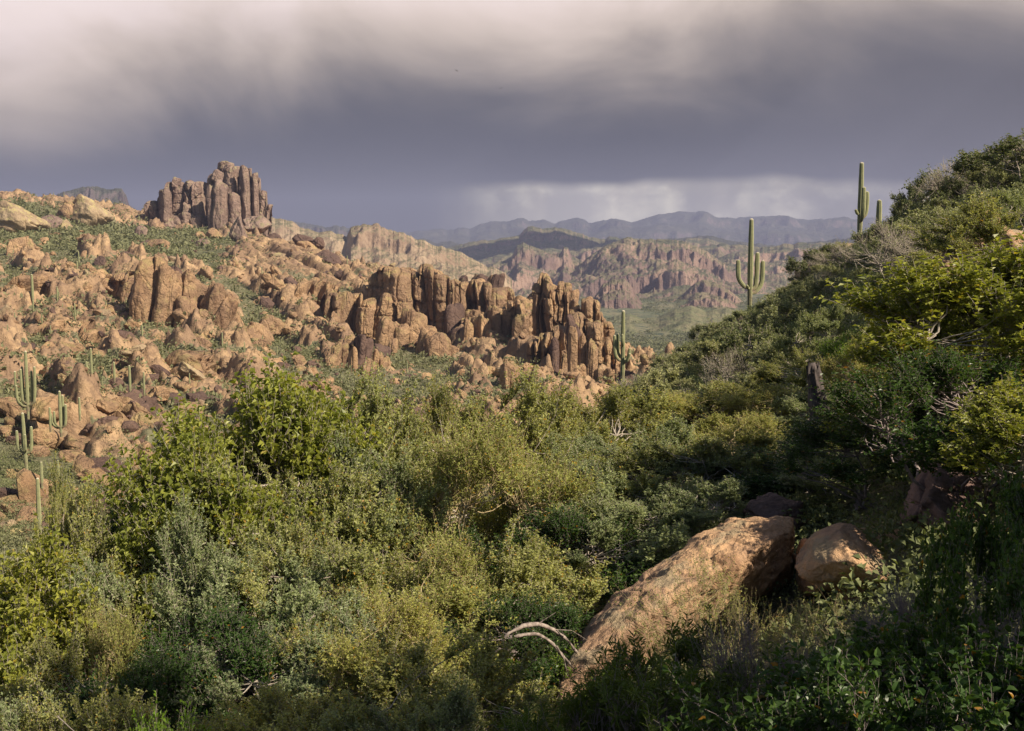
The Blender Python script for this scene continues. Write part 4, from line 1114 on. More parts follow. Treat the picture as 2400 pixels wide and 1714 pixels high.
# ---- broken rubble between the boulders: far too many to count ------------------------
def rubble(n, seed, smin, smax, name, mat, label, umax=.13, y0=85, y1=690):
    rs = np.random.RandomState(seed)
    y = np.exp(rs.uniform(math.log(y0), math.log(y1), n)); u = rs.uniform(-.52, umax, n)
    x = u * y
    m_, dome, bas = rockiness(x, y)
    clus = fbm2(x / 8, y / 11, 3, 91)
    keep = rs.rand(n) < np.clip(-.12 + m_ * .8 + clus * 1.5 - .5 * bas - .9 * dome, 0.07, 1)
    x, y = x[keep], y[keep]; n = len(x)
    z = ground(x, y)
    U_, F_ = CS[3]
    variants = []
    for k in range(14):
        r_ = np.random.RandomState(900 + k)
        P = r_.normal(size=(9, 3)); P /= np.linalg.norm(P, axis=1)[:, None]
        P = np.concatenate([P, -P[:4]])
        r = np.min(r_.uniform(.6, 1, len(P))[None] / np.clip(U_ @ P.T, 1e-3, None), 1)
        variants.append(U_ * np.minimum(r, 1.35)[:, None])
    vi = rs.randint(0, 14, n)
    base = np.array(variants)[vi]                                  # n, 98?, 3
    s_ = smin * (smax / smin) ** (rs.rand(n) ** 2.2) * (.7 + y / 450)
    sc = np.stack([s_ * rs.uniform(.7, 1.9, n), s_ * rs.uniform(.6, 1.1, n), s_ * rs.uniform(.45, 1.0, n)], 1)
    V = base * sc[:, None, :]
    # slabs lean the same way as the bedrock: down to the right
    tl = rs.normal(.55, .3, n); c, s2 = np.cos(tl)[:, None], np.sin(tl)[:, None]
    X_ = V[..., 0] * c + V[..., 2] * s2; Z_ = -V[..., 0] * s2 + V[..., 2] * c
    rz = rs.normal(.2, .7, n); c, s2 = np.cos(rz)[:, None], np.sin(rz)[:, None]
    V = np.stack([X_ * c - V[..., 1] * s2, X_ * s2 + V[..., 1] * c, Z_], -1) + np.stack([x, y, z + s_ * .15], 1)[:, None]
    k = V.shape[1]
    Fc = (F_[None] + (np.arange(n) * k)[:, None, None]).reshape(-1, 4)
    return tag(link(name, mk_mesh(name, V.reshape(-1, 3), Fc, mat, smooth=False)), label, kind='stuff')


CS[3] = cube_sphere(3)
rubble(8500, 61, .32, 1.9, 'rubble', M_CLIFF, 'angular tan rubble leaning between the boulders of the slope')
rubble(2200, 62, .35, 2.0, 'rubble', M_DARKROCK, 'dark weathered rubble scattered over the slope')

# ------------------------------------------------------------------ saguaros
def saguaro_mat():
    m, t = new_mat('ribbed_saguaro_skin')
    rib = t.n('ShaderNodeAttribute', attribute_name='rib').outputs['Fac']
    age = t.n('ShaderNodeAttribute', attribute_name='age').outputs['Fac']
    g = t.n('ShaderNodeNewGeometry').outputs['Position']
    a = t.noise(t.mapv(g, (1.2, 1.2, 3.2)), 1.0, 5, 0.65)
    col = t.mix(t.ss(a, .38, .62), (0.12, 0.145, 0.06), (0.19, 0.205, 0.09))
    col = t.mix(t.ss(rib, 0.0, 1.0), t.mix(1.0, col, (0.62, 0.68, 0.55), 'MULTIPLY'), t.mix(0.55, col, (0.50, 0.47, 0.30)))
    col = t.mix(t.ss(age, 0.975, 0.995), col, (0.50, 0.45, 0.34))          # woolly white crown
    col = t.mix(t.math('MULTIPLY', t.ss(age, 0.34, 0.08), t.ss(t.noise(g, 2.5, 4, .6), .35, .6)), col, (0.17, 0.13, 0.09))          # corky base
    bs = t.n('ShaderNodeBsdfPrincipled', {'Base Color': col, 'Roughness': 0.7})
    bs.inputs['Specular IOR Level'].default_value = 0.2
    t.n('ShaderNodeOutputMaterial', {'Surface': bs.outputs[0]})
    return m


M_SAG = saguaro_mat()


def rib_tube(path, radii, nribs=13, segs=52, seed=0):
    """ribbed tube along a path with a rounded end"""
    path = np.array(path, float); radii = np.array(radii, float)
    L = np.concatenate([[0], np.cumsum(np.linalg.norm(np.diff(path, axis=0), axis=1))])
    n = max(10, int(L[-1] / (radii.max() * 0.55)))
    sl = np.linspace(0, 1, n) * L[-1]
    sl = np.concatenate([sl[:-1], L[-1] - radii[-1] * np.array([0.75, .45, .2, .06, 0.0])])
    sl = np.unique(np.sort(sl))
    P = np.stack([np.interp(sl, L, path[:, i]) for i in range(3)], 1)
    for _ in range(2):
        P[1:-1] = (P[:-2] + 2 * P[1:-1] + P[2:]) / 4
    R = np.interp(sl, L, radii)
    rem = (L[-1] - sl) / radii[-1]
    R = R * np.sqrt(np.clip(1 - np.clip(1 - rem, 0, 1) ** 2, 0.003, 1))
    rs = np.random.RandomState(seed)
    R = R * (1 + 0.05 * np.interp(sl, np.linspace(0, L[-1], 9), rs.uniform(-1, 1, 9)))
    Tn = np.gradient(P, axis=0); Tn /= np.linalg.norm(Tn, axis=1)[:, None]
    ref = np.array([0.13, 1, 0.0]); ref /= np.linalg.norm(ref)
    A = np.cross(Tn, ref); A /= np.linalg.norm(A, axis=1)[:, None]
    B = np.cross(A, Tn)
    th = np.arange(segs) / segs * 2 * PI
    rb = 0.5 + 0.5 * np.cos(th * nribs)
    rf = 1 - 0.26 * (1 - rb)
    V = P[:, None, :] + R[:, None, None] * rf[None, :, None] * (np.cos(th)[None, :, None] * A[:, None, :] + np.sin(th)[None, :, None] * B[:, None, :])
    rib = np.repeat(rb[None, :], len(P), 0).ravel()
    age = np.repeat((sl / L[-1])[:, None], segs, 1).ravel()
    return V.reshape(-1, 3), grid_faces(len(P), segs, True), rib, age


def saguaro(base, H, r, arms, label, group=None, lod=1, tilt=0.0, cat='cactus'):
    """arms: (attach height, out dx, out dy, tip height, radius)"""
    root = link('saguaro', None, loc=tuple(base))
    tag(root, label, cat, group)
    seg = 52 if lod else 26
    bulge = [r * .72, r * .85, r, r * 1.02, r * .95, r * .9, r * .75]
    hs = np.linspace(-.6, H, 7)
    tr = rib_tube([(tilt * h, 0, h) for h in hs], bulge, 13, seg, int(H * 100))
    me = mk_mesh('trunk', tr[0], tr[1], M_SAG, {'rib': tr[2], 'age': tr[3]})
    link('trunk', me, root)
    for (ha, dx, dy, ht, ra) in arms:
        sgn = math.hypot(dx, dy)
        drop = min(sgn * .5, max(0.0, (ht - ha) * .25))
        pts = [(tilt * ha, 0, ha), (dx * .45, dy * .45, ha + drop * .1), (dx * .85, dy * .85, ha + drop * .7 + .15 * sgn), (dx * .98, dy * .98, ha + (ht - ha) * .35 + .1), (dx, dy, ha + (ht - ha) * .65), (dx * 1.02, dy, ht)]
        rad = [ra * .6, ra * .8, ra * .95, ra, ra, ra * .85]
        if ht - ha < 0.9:
            pts = [(tilt * ha, 0, ha), (dx * .6, dy * .6, ha + .02), (dx, dy, ht)]; rad = [ra * .6, ra, ra * .8]
        a_ = rib_tube(pts, rad, 11, 44 if lod else 22, int(ha * 77 + dx * 10))
        link('arm', mk_mesh('arm', a_[0], a_[1], M_SAG, {'rib': a_[2], 'age': np.maximum(a_[3], .12)}), root)
    return root


def sag_at(px, pb, pt, Yd, hw, arms, label, tilt=0.0, bury=0.0):
    """pb/pt = base and top photo rows at distance Yd; arms in photo px: (attach row, tip column, tip row, half width, dy)"""
    b = pix(px, pb + bury, Yd); t = pix(px, pt, Yd)
    s = Yd / F
    hw *= 1.12; arms = [(q[0], q[1], q[2], q[3] * 1.12, q[4]) for q in arms]
    al = [((pb + bury - ar) * s, (tcx - px) * s, dy, (pb + bury - tr) * s, w_ * s) for (ar, tcx, tr, w_, dy) in arms]
    return saguaro(b, t[2] - b[2], hw * s, al, label, tilt=tilt)


sag_at(1757, 690, 512, 108, 5.8, [(675, 1727, 609, 5.0, -.3), (680, 1774, 592, 5.0, .3), (688, 1788, 611, 5.0, .5), (676, 1744, 668, 3.2, -1.0)],
       'tall right-ridge saguaro with a long looping left arm and two straight right arms', bury=25)
sag_at(2014, 545, 380, 92, 5.6, [(520, 2012, 442, 4.6, -1.0), (512, 2030, 450, 5.0, .2), (503, 2001, 492, 3.4, -.2)],
       'tallest skyline saguaro on the right hillside with a tiny round left arm', bury=20)
sag_at(2059, 520, 468, 84, 6.2, [], 'short stubby armless saguaro right beside the skyline saguaro', bury=15)
sag_at(1459, 900, 727, 92, 4.6, [(845, 1439, 784, 3.7, -.2), (838, 1448, 782, 3.4, .5), (810, 1456, 781, 3.0, -.6), (844, 1475, 815, 3.6, .2), (846, 1474, 826, 3.6, -.5)],
       'green saguaro with five short curved arms in front of the cliff spires', bury=10)
sag_at(66, 970, 822, 135, 3.6, [(955, 42, 868, 2.8, -.3), (950, 52, 858, 2.8, .5), (945, 58, 862, 2.6, -.6), (948, 75, 868, 2.8, .3), (950, 85, 857, 3.0, 0), (952, 48, 900, 2.4, -.8), (950, 70, 905, 2.4, .7)],
       'giant candelabra saguaro with seven arms at the far left', bury=2)
sag_at(62, 1096, 967, 112, 4.0, [(1060, 45, 1006, 3.2, -.2), (1058, 51, 1014, 3.0, .5), (1062, 76, 997, 3.3, .1), (1058, 68, 1014, 2.8, -.6)],
       'lower left saguaro with four arms held close to its trunk', tilt=-.03)
sag_at(143, 1012, 916, 120, 3.4, [(1004, 122, 968, 2.7, -.1), (1004, 147, 925, 3.0, .3), (1002, 156, 946, 2.8, 0), (1000, 134, 961, 2.4, -.6)],
       'saguaro on a tan boulder with one arm swung wide to the left')
sag_at(215, 884, 816, 165, 2.6, [(866, 204, 846, 2.2, -.1)], 'slender saguaro with a single low left arm on the left slope')
sag_at(118, 1000, 955, 118, 2.6, [], 'short plain saguaro just left of the saguaro on the boulder')
sag_at(187, 975, 931, 130, 2.4, [], 'plain young saguaro right of the saguaro on the boulder')
sag_at(98, 1130, 1082, 100, 3.4, [], 'stout plain saguaro behind the top of the small left bush')
sag_at(137, 1110, 1078, 104, 2.8, [], 'short saguaro post behind the middle of the small left bush')
sag_at(93, 1240, 1120, 60, 4.6, [], 'plain saguaro trunk standing left behind the small left bush')
sag_at(348, 1068, 1022, 130, 2.6, [], 'plain saguaro touching the left edge of the broad-leaved bush')
sag_at(268, 888, 848, 170, 2.6, [], 'plain saguaro near the cream-capped boulder on the left slope')
sag_at(305, 918, 856, 160, 2.8, [], 'tall plain saguaro halfway along the left slope')
sag_at(338, 920, 872, 160, 2.2, [], 'thin plain saguaro right of the tall plain saguaro on the left slope')

# many small saguaros scattered over the far slope: copies of four small ones
sg_proto = []
for i, arms in enumerate([[], [], [(2.2, -.5, 0, 3.8, .2)], [(2.4, .55, .1, 4.2, .2), (2.0, -.5, 0, 3.4, .18)]]):
    sg_proto.append((4.6 + i * .5, .25, arms))
spots = [(182, 620, 655), (78, 672, 735), (80, 735, 790 - 20), (136, 700, 738), (185, 592, 622), (35, 730, 758), (14, 668, 690), (24, 700, 728), (57, 703, 725), (137, 686, 716), (148, 730, 755), (178, 754, 800),
         (200, 780, 808), (214, 822, 842), (120, 780, 810), (280, 780, 805), (334, 773, 812), (418, 690, 700), (337, 455, 472), (150, 450, 462), (126, 450, 462), (147, 590, 602), (153, 597, 610), (213, 619, 630),
         (232, 822, 842), (319, 868, 884), (335, 838, 862), (384, 905, 922), (400, 914, 930), (445, 886, 920), (468, 905, 925), (615, 660, 690), (616, 790, 812), (650, 812, 835), (565, 730, 748), (660, 800, 822),
         (470, 800, 825), (523, 845, 880), (575, 870, 900), (934, 832, 852), (946, 836, 860), (954, 852, 880), (817, 845, 870), (1226, 854, 872), (1325, 760, 786), (814, 612, 636), (902, 870, 890), (877, 886, 905),
         (878, 905, 930), (425, 800, 815), (100, 760, 790), (160, 820, 850), (250, 735, 765), (296, 700, 725), (60, 800, 830), (380, 810, 835), (20, 800, 818), (12, 655, 668), (240, 880, 905), (410, 940, 960)]
where = lambda px, Yd: ('on the skyline' if Yd > 640 else 'by the central cliffs' if px > 700 else 'high on the left slope' if Yd > 330 else 'on the lower left slope')
for i, (px, pt, pb) in enumerate(spots):
    g = hit(px, pb, 110)
    h = (pb - pt) / F * g[1] * 1.05
    k_ = i % 4
    H0, r0, arms = sg_proto[k_]
    sc = h / H0
    if len(sg_proto[k_]) == 3:
        z_ = float(ground(g[0], g[1])[0])
        wh = where(px, g[1])
        if not isinstance(sg_proto[k_][0], bpy.types.Object) and not hasattr(saguaro, 'p%d' % k_):
            o = saguaro((g[0], g[1], z_), H0, r0, arms, 'x', lod=0)
            setattr(saguaro, 'p%d' % k_, o)
        else:
            src = getattr(saguaro, 'p%d' % k_)
            o = src.copy(); COL.objects.link(o)
            for ch in src.children:
                c = ch.copy(); COL.objects.link(c); c.parent = o
            o.location = (g[0], g[1], z_)
        o.scale = (sc, sc, sc); o.rotation_euler = (0, 0, rnd.uniform(-1, 1) if k_ < 2 else 0)
        ar = ['small armless saguaro', 'small armless saguaro', 'small one-armed saguaro', 'small two-armed saguaro'][k_]
        tag(o, f'{ar} standing {wh}', 'cactus', f'{ar}s {wh}')

# ------------------------------------------------------------------ shrubs
def tubes(P, R, sides=3):
    """P (n,m,3) polylines, R (n,m) radii -> one mesh"""
    n, m, _ = P.shape
    Tn = np.gradient(P, axis=1); Tn /= np.linalg.norm(Tn, axis=2)[..., None] + 1e-9
    ref = np.array([0.31, 0.22, 0.92])
    A = np.cross(Tn, ref); A /= np.linalg.norm(A, axis=2)[..., None] + 1e-9
    B = np.cross(Tn, A)
    th = np.arange(sides) / sides * 2 * PI
    V = P[:, :, None, :] + R[:, :, None, None] * (np.cos(th)[None, None, :, None] * A[:, :, None, :] + np.sin(th)[None, None, :, None] * B[:, :, None, :])
    fc = grid_faces(m, sides, True)
    Fc = (fc[None] + (np.arange(n) * m * sides)[:, None, None]).reshape(-1, 4)
    return V.reshape(-1, 3), Fc


def unit(v):
    return v / (np.linalg.norm(v, axis=-1, keepdims=True) + 1e-9)


def leaves(base, direc, nrm, ln, wd, rs, detail=0, curl=0.15, fold=0.25):
    """base (n,3), direc, nrm; returns verts, quads/tris, tint"""
    n = len(base)
    direc = unit(direc)
    side = unit(np.cross(direc, nrm)); up = np.cross(side, direc)
    L = ln[:, None]; W = wd[:, None]
    if detail == 0:
        a = base
        b = base + direc * L * .5 + side * W * .5 + up * W * fold
        c = base + direc * L - up * L * curl
        d = base + direc * L * .5 - side * W * .5 + up * W * fold
        V = np.stack([a, b, c, d], 1).reshape(-1, 3)
        i = np.arange(n)[:, None] * 4
        Fc = np.concatenate([i + np.array([0, 1, 2]), i + np.array([0, 2, 3])])
        k = 4
    else:
        pts = [base,
               base + direc * L * .28 + side * W * .45 + up * W * fold, base + direc * L * .66 + side * W * .40 + up * W * (fold * .9) - up * L * curl * .4,
               base + direc * L - up * L * curl,
               base + direc * L * .66 - side * W * .40 + up * W * (fold * .9) - up * L * curl * .4, base + direc * L * .28 - side * W * .45 + up * W * fold,
               base + direc * L * .5 - up * L * curl * .25]
        V = np.stack(pts, 1).reshape(-1, 3)
        i = np.arange(n)[:, None] * 7
        Fc = np.concatenate([i + np.array(q) for q in ([0, 1, 6], [1, 2, 6], [2, 3, 6], [3, 4, 6], [4, 5, 6], [5, 0, 6])])
        k = 7
    tint = np.repeat(rs.rand(n), k)
    return V, Fc, tint


def shrub_meshes(seed, H=3.0, R=1.5, n0=9, n1=110, n2=1800, nl=14, ln=.035, wd=.018, tw=(.15, .4), droop=.0, upright=.4, bare=.0, detail=0, lump=.35, leafm=None, barkm=None,
                 stem_r=.03, low=.12, twig_r=.0022, terminal=False, curl=.15, fold=.25, tipout=1.0):
    rs = np.random.RandomState(seed)
    # main stems
    az = rs.rand(n0) * 2 * PI; el = rs.uniform(.35, 1.35, n0)
    tip = np.stack([np.cos(az) * np.cos(el) * R * .75, np.sin(az) * np.cos(el) * R * .75, np.sin(el) * H * .72], 1)
    b0 = rs.normal(size=(n0, 3)) * np.array([.08, .08, 0]) * R * .7; b0[:, 2] = -.15
    t = np.linspace(0, 1, 8)[None, :, None]
    mid = (b0 + tip) / 2 + rs.normal(size=(n0, 3)) * .12 * R + np.array([0, 0, -.06 * H])
    S0 = (1 - t) ** 2 * b0[:, None] + 2 * t * (1 - t) * mid[:, None] + t ** 2 * tip[:, None]
    S0[:, 1:] += rs.normal(size=S0[:, 1:].shape) * .02 * R
    R0 = stem_r * (1 - .7 * t[..., 0]) * rs.uniform(.6, 1.1, (n0, 1))
    # branches aimed at points spread through a lumpy crown shell
    az = rs.rand(n1) * 2 * PI; cz = rs.uniform(-.25 + low, 1, n1); cz = np.sign(cz) * np.abs(cz) ** .8
    rad = rs.uniform(.55, 1.0, n1) ** .6
    dirn = np.stack([np.cos(az) * np.sqrt(1 - cz ** 2), np.sin(az) * np.sqrt(1 - cz ** 2), cz], 1)
    nC = 15
    ca_ = rs.rand(nC) * 2 * PI; cc_ = rs.uniform(-.15 + low, 1, nC)
    cd_ = np.stack([np.cos(ca_) * np.sqrt(1 - cc_ ** 2), np.sin(ca_) * np.sqrt(1 - cc_ ** 2), cc_], 1)
    pick = np.argmax(dirn @ cd_.T + rs.rand(n1, nC) * .15, 1)
    dirn = unit(dirn * .42 + cd_[pick] * .58 + rs.normal(size=(n1, 3)) * .05)
    rad = rad * (.78 + .34 * rs.rand(nC)[pick])
    lum = 1 + lump * .6 * fbm(dirn * 1.9 + seed * 3.1, 3, seed)
    T1 = dirn * (rad * lum)[:, None] * np.array([R, R, H * .52]) * .9 + np.array([0, 0, H * .46])
    T1[:, 2] = np.maximum(T1[:, 2], .12)
    # nearest stem point that lies lower / closer to the axis
    fl = S0[:, 2:].reshape(-1, 3)
    dd = np.linalg.norm(T1[:, None] - fl[None], axis=2) + 1.2 * np.maximum(fl[None, :, 2] - T1[:, None, 2] + .1, 0)
    dd = dd + rs.rand(*dd.shape) * .5 * R
    at = fl[np.argmin(dd, 1)]
    t = np.linspace(0, 1, 7)[None, :, None]
    mid = at * .5 + T1 * .5 + np.array([0, 0, -.10 * H]) * (upright) + rs.normal(size=(n1, 3)) * .07 * R
    S1 = (1 - t) ** 2 * at[:, None] + 2 * t * (1 - t) * mid[:, None] + t ** 2 * T1[:, None]
    S1[:, 1:-1] += rs.normal(size=S1[:, 1:-1].shape) * .012 * R
    R1 = stem_r * .38 * (1 - .75 * t[..., 0]) * np.ones((n1, 1))
    # twigs
    bi = rs.randint(0, n1, n2); tt = rs.uniform(.42, 1.0, n2) ** .65
    ii = np.clip((tt * 6).astype(int), 0, 5); f = (tt * 6 - ii)[:, None]
    at = S1[bi, ii] * (1 - f) + S1[bi, ii + 1] * f
    bd = unit(S1[bi, ii + 1] - S1[bi, ii])
    outw = unit((at - np.array([0, 0, H * .4])) / np.array([R, R, H * .55]))
    td = unit(bd * .8 + outw * .8 * tipout + rs.normal(size=(n2, 3)) * .65 + np.array([0, 0, .5 * upright - droop]))
    tl = rs.uniform(tw[0], tw[1], n2)
    t = np.linspace(0, 1, 4)[None, :, None]
    S2 = at[:, None] + td[:, None] * tl[:, None, None] * t + np.array([0, 0, 1.0]) * (t ** 2) * (tl[:, None, None] * (.25 - droop * 1.2)) + rs.normal(size=(n2, 4, 3)) * .06 * tl[:, None, None] * t
    R2 = twig_r * (1 - .6 * t[..., 0]) * np.ones((n2, 1))
    vs, fs, n = [], [], 0
    for (P, Rr, sd_) in ((S0, R0, 6), (S1, R1, 4), (S2, R2, 3)):
        v, f_ = tubes(P, Rr, sd_)
        vs.append(v); fs.append(f_ + n); n += len(v)
    me_b = mk_mesh('branches', np.concatenate(vs), np.concatenate(fs), barkm)
    # leaves
    keep = rs.rand(n2) > bare
    P2 = S2[keep]; m = len(P2)
    li = np.repeat(np.arange(m), nl)
    if terminal:
        lt = rs.uniform(.55, 1.02, len(li))
    else:
        lt = rs.uniform(.1, 1.03, len(li))
    q = np.clip((lt * 3).astype(int), 0, 2); f = (lt * 3 - q)[:, None]
    lb = P2[li, q] * (1 - f) + P2[li, q + 1] * f
    ld = unit(P2[li, q + 1] - P2[li, q])
    a = rs.normal(size=(len(li), 3))
    perp = unit(a - ld * np.sum(a * ld, 1, keepdims=True))
    dr = unit(ld * .55 + perp * .9 + np.array([0, 0, .1 - droop]))
    nr = unit(outw[keep][li] * .6 + np.array([0, 0, .8]) + rs.normal(size=(len(li), 3)) * .6)
    sz = rs.uniform(.55, 1.2, len(li))
    V, Fc, ti = leaves(lb, dr, nr, ln * sz, wd * sz, rs, detail, curl, fold)
    me_l = mk_mesh('foliage', V, Fc, leafm, {'tint': ti}, smooth=False)
    return me_b, me_l


SP = {}


def species(key, variants, **kw):
    SP[key] = dict(meshes=[shrub_meshes(hash(key) % 1 + sum(map(ord, key)) + 31 * v, **kw) for v in range(variants)], H=kw.get('H', 3.0), R=kw.get('R', 1.5))


# mid-foreground kinds (10-25 m away)
species('greyoak', 3, H=3.0, R=1.7, n0=9, n1=120, n2=3200, nl=14, ln=.044, wd=.026, tw=(.10, .28), leafm=M_LGREY, barkm=M_BARK, lump=.8, stem_r=.035, twig_r=.003)
species('blueoak', 2, H=3.0, R=1.7, n0=8, n1=120, n2=3200, nl=14, ln=.042, wd=.026, tw=(.10, .26), leafm=M_LBLUE, barkm=M_BARK, lump=.8, stem_r=.035, twig_r=.003)
species('yellow', 2, H=3.0, R=1.6, n0=14, n1=230, n2=3200, nl=15, ln=.038, wd=.019, tw=(.15, .42), upright=.7, leafm=M_LYEL, barkm=M_TAN, lump=.4, stem_r=.022, twig_r=.0026, bare=.08)
species('broad', 2, H=3.0, R=1.6, n0=8, n1=150, n2=2300, nl=11, ln=.070, wd=.040, tw=(.18, .42), leafm=M_LBIG, barkm=M_BARK, lump=.5, stem_r=.035, upright=.5, fold=.35, curl=.3, twig_r=.0035)
species('dark', 2, H=3.0, R=1.7, n0=9, n1=170, n2=2600, nl=12, ln=.052, wd=.030, tw=(.15, .4), leafm=M_LDARK, barkm=M_RED, lump=.5, stem_r=.035, fold=.3, curl=.25)
species('sparse', 2, H=2.0, R=1.2, n0=10, n1=60, n2=480, nl=8, ln=.030, wd=.016, tw=(.15, .4), upright=.6, leafm=M_LGREY, barkm=M_TAN, lump=.4, stem_r=.012, bare=.2, twig_r=.002)
species('baretwig', 2, H=2.0, R=1.2, n0=10, n1=130, n2=1500, nl=2, ln=.025, wd=.012, tw=(.2, .45), upright=.2, leafm=M_LGREY, barkm=M_RED, lump=.4, stem_r=.02, bare=.5, twig_r=.0035)
species('lime', 1, H=1.2, R=.8, n0=7, n1=80, n2=900, nl=12, ln=.035, wd=.022, tw=(.1, .25), leafm=M_LBRITE, barkm=M_BARK, lump=.4, stem_r=.015)
# close kinds (3-7 m away), leaves modelled with a midrib
species('closebroad', 2, H=2.0, R=1.3, n0=12, n1=85, n2=620, nl=8, ln=.064, wd=.047, tw=(.12, .30), leafm=M_LDARK, barkm=M_RED, lump=.5, stem_r=.014, upright=.5, detail=1, fold=.3, curl=.22, twig_r=.0028)
species('narrow', 2, H=1.5, R=1.1, n0=12, n1=90, n2=560, nl=13, ln=.075, wd=.014, tw=(.10, .24), leafm=M_LNARROW, barkm=M_RED, lump=.4, stem_r=.012, upright=.8, detail=1, fold=.2, curl=.2, terminal=True, twig_r=.003)
# hillside kinds (30-110 m away)
for nm, mt, ln_ in (('hilla', M_LHILL, .075), ('hillb', M_LHILLD, .08)):
    species(nm, 3, H=2.0, R=1.25, n0=5, n1=60, n2=620, nl=11, ln=ln_, wd=.048, tw=(.12, .35), leafm=mt, barkm=M_BARK, lump=.5, stem_r=.03, twig_r=.006)
species('hillbare', 2, H=2.0, R=1.3, n0=6, n1=90, n2=700, nl=2, ln=.05, wd=.03, tw=(.2, .45), leafm=M_LHILL, barkm=M_BARK, lump=.4, stem_r=.03, bare=.3, twig_r=.006)


def shrub(key, variant, loc, H, R, label, group=None, rz=None, name='shrub', cat='shrub', tilt=(0, 0)):
    sp = SP[key]
    root = link(name, None, loc=tuple(loc), rot=(tilt[0], tilt[1], rnd.uniform(0, 6.28) if rz is None else rz), scale=(R / sp['R'], R / sp['R'], H / sp['H']))
    tag(root, label, cat, group)
    mb, ml = sp['meshes'][variant % len(sp['meshes'])]
    link('branches', mb, root)
    link('foliage', ml, root)
    return root


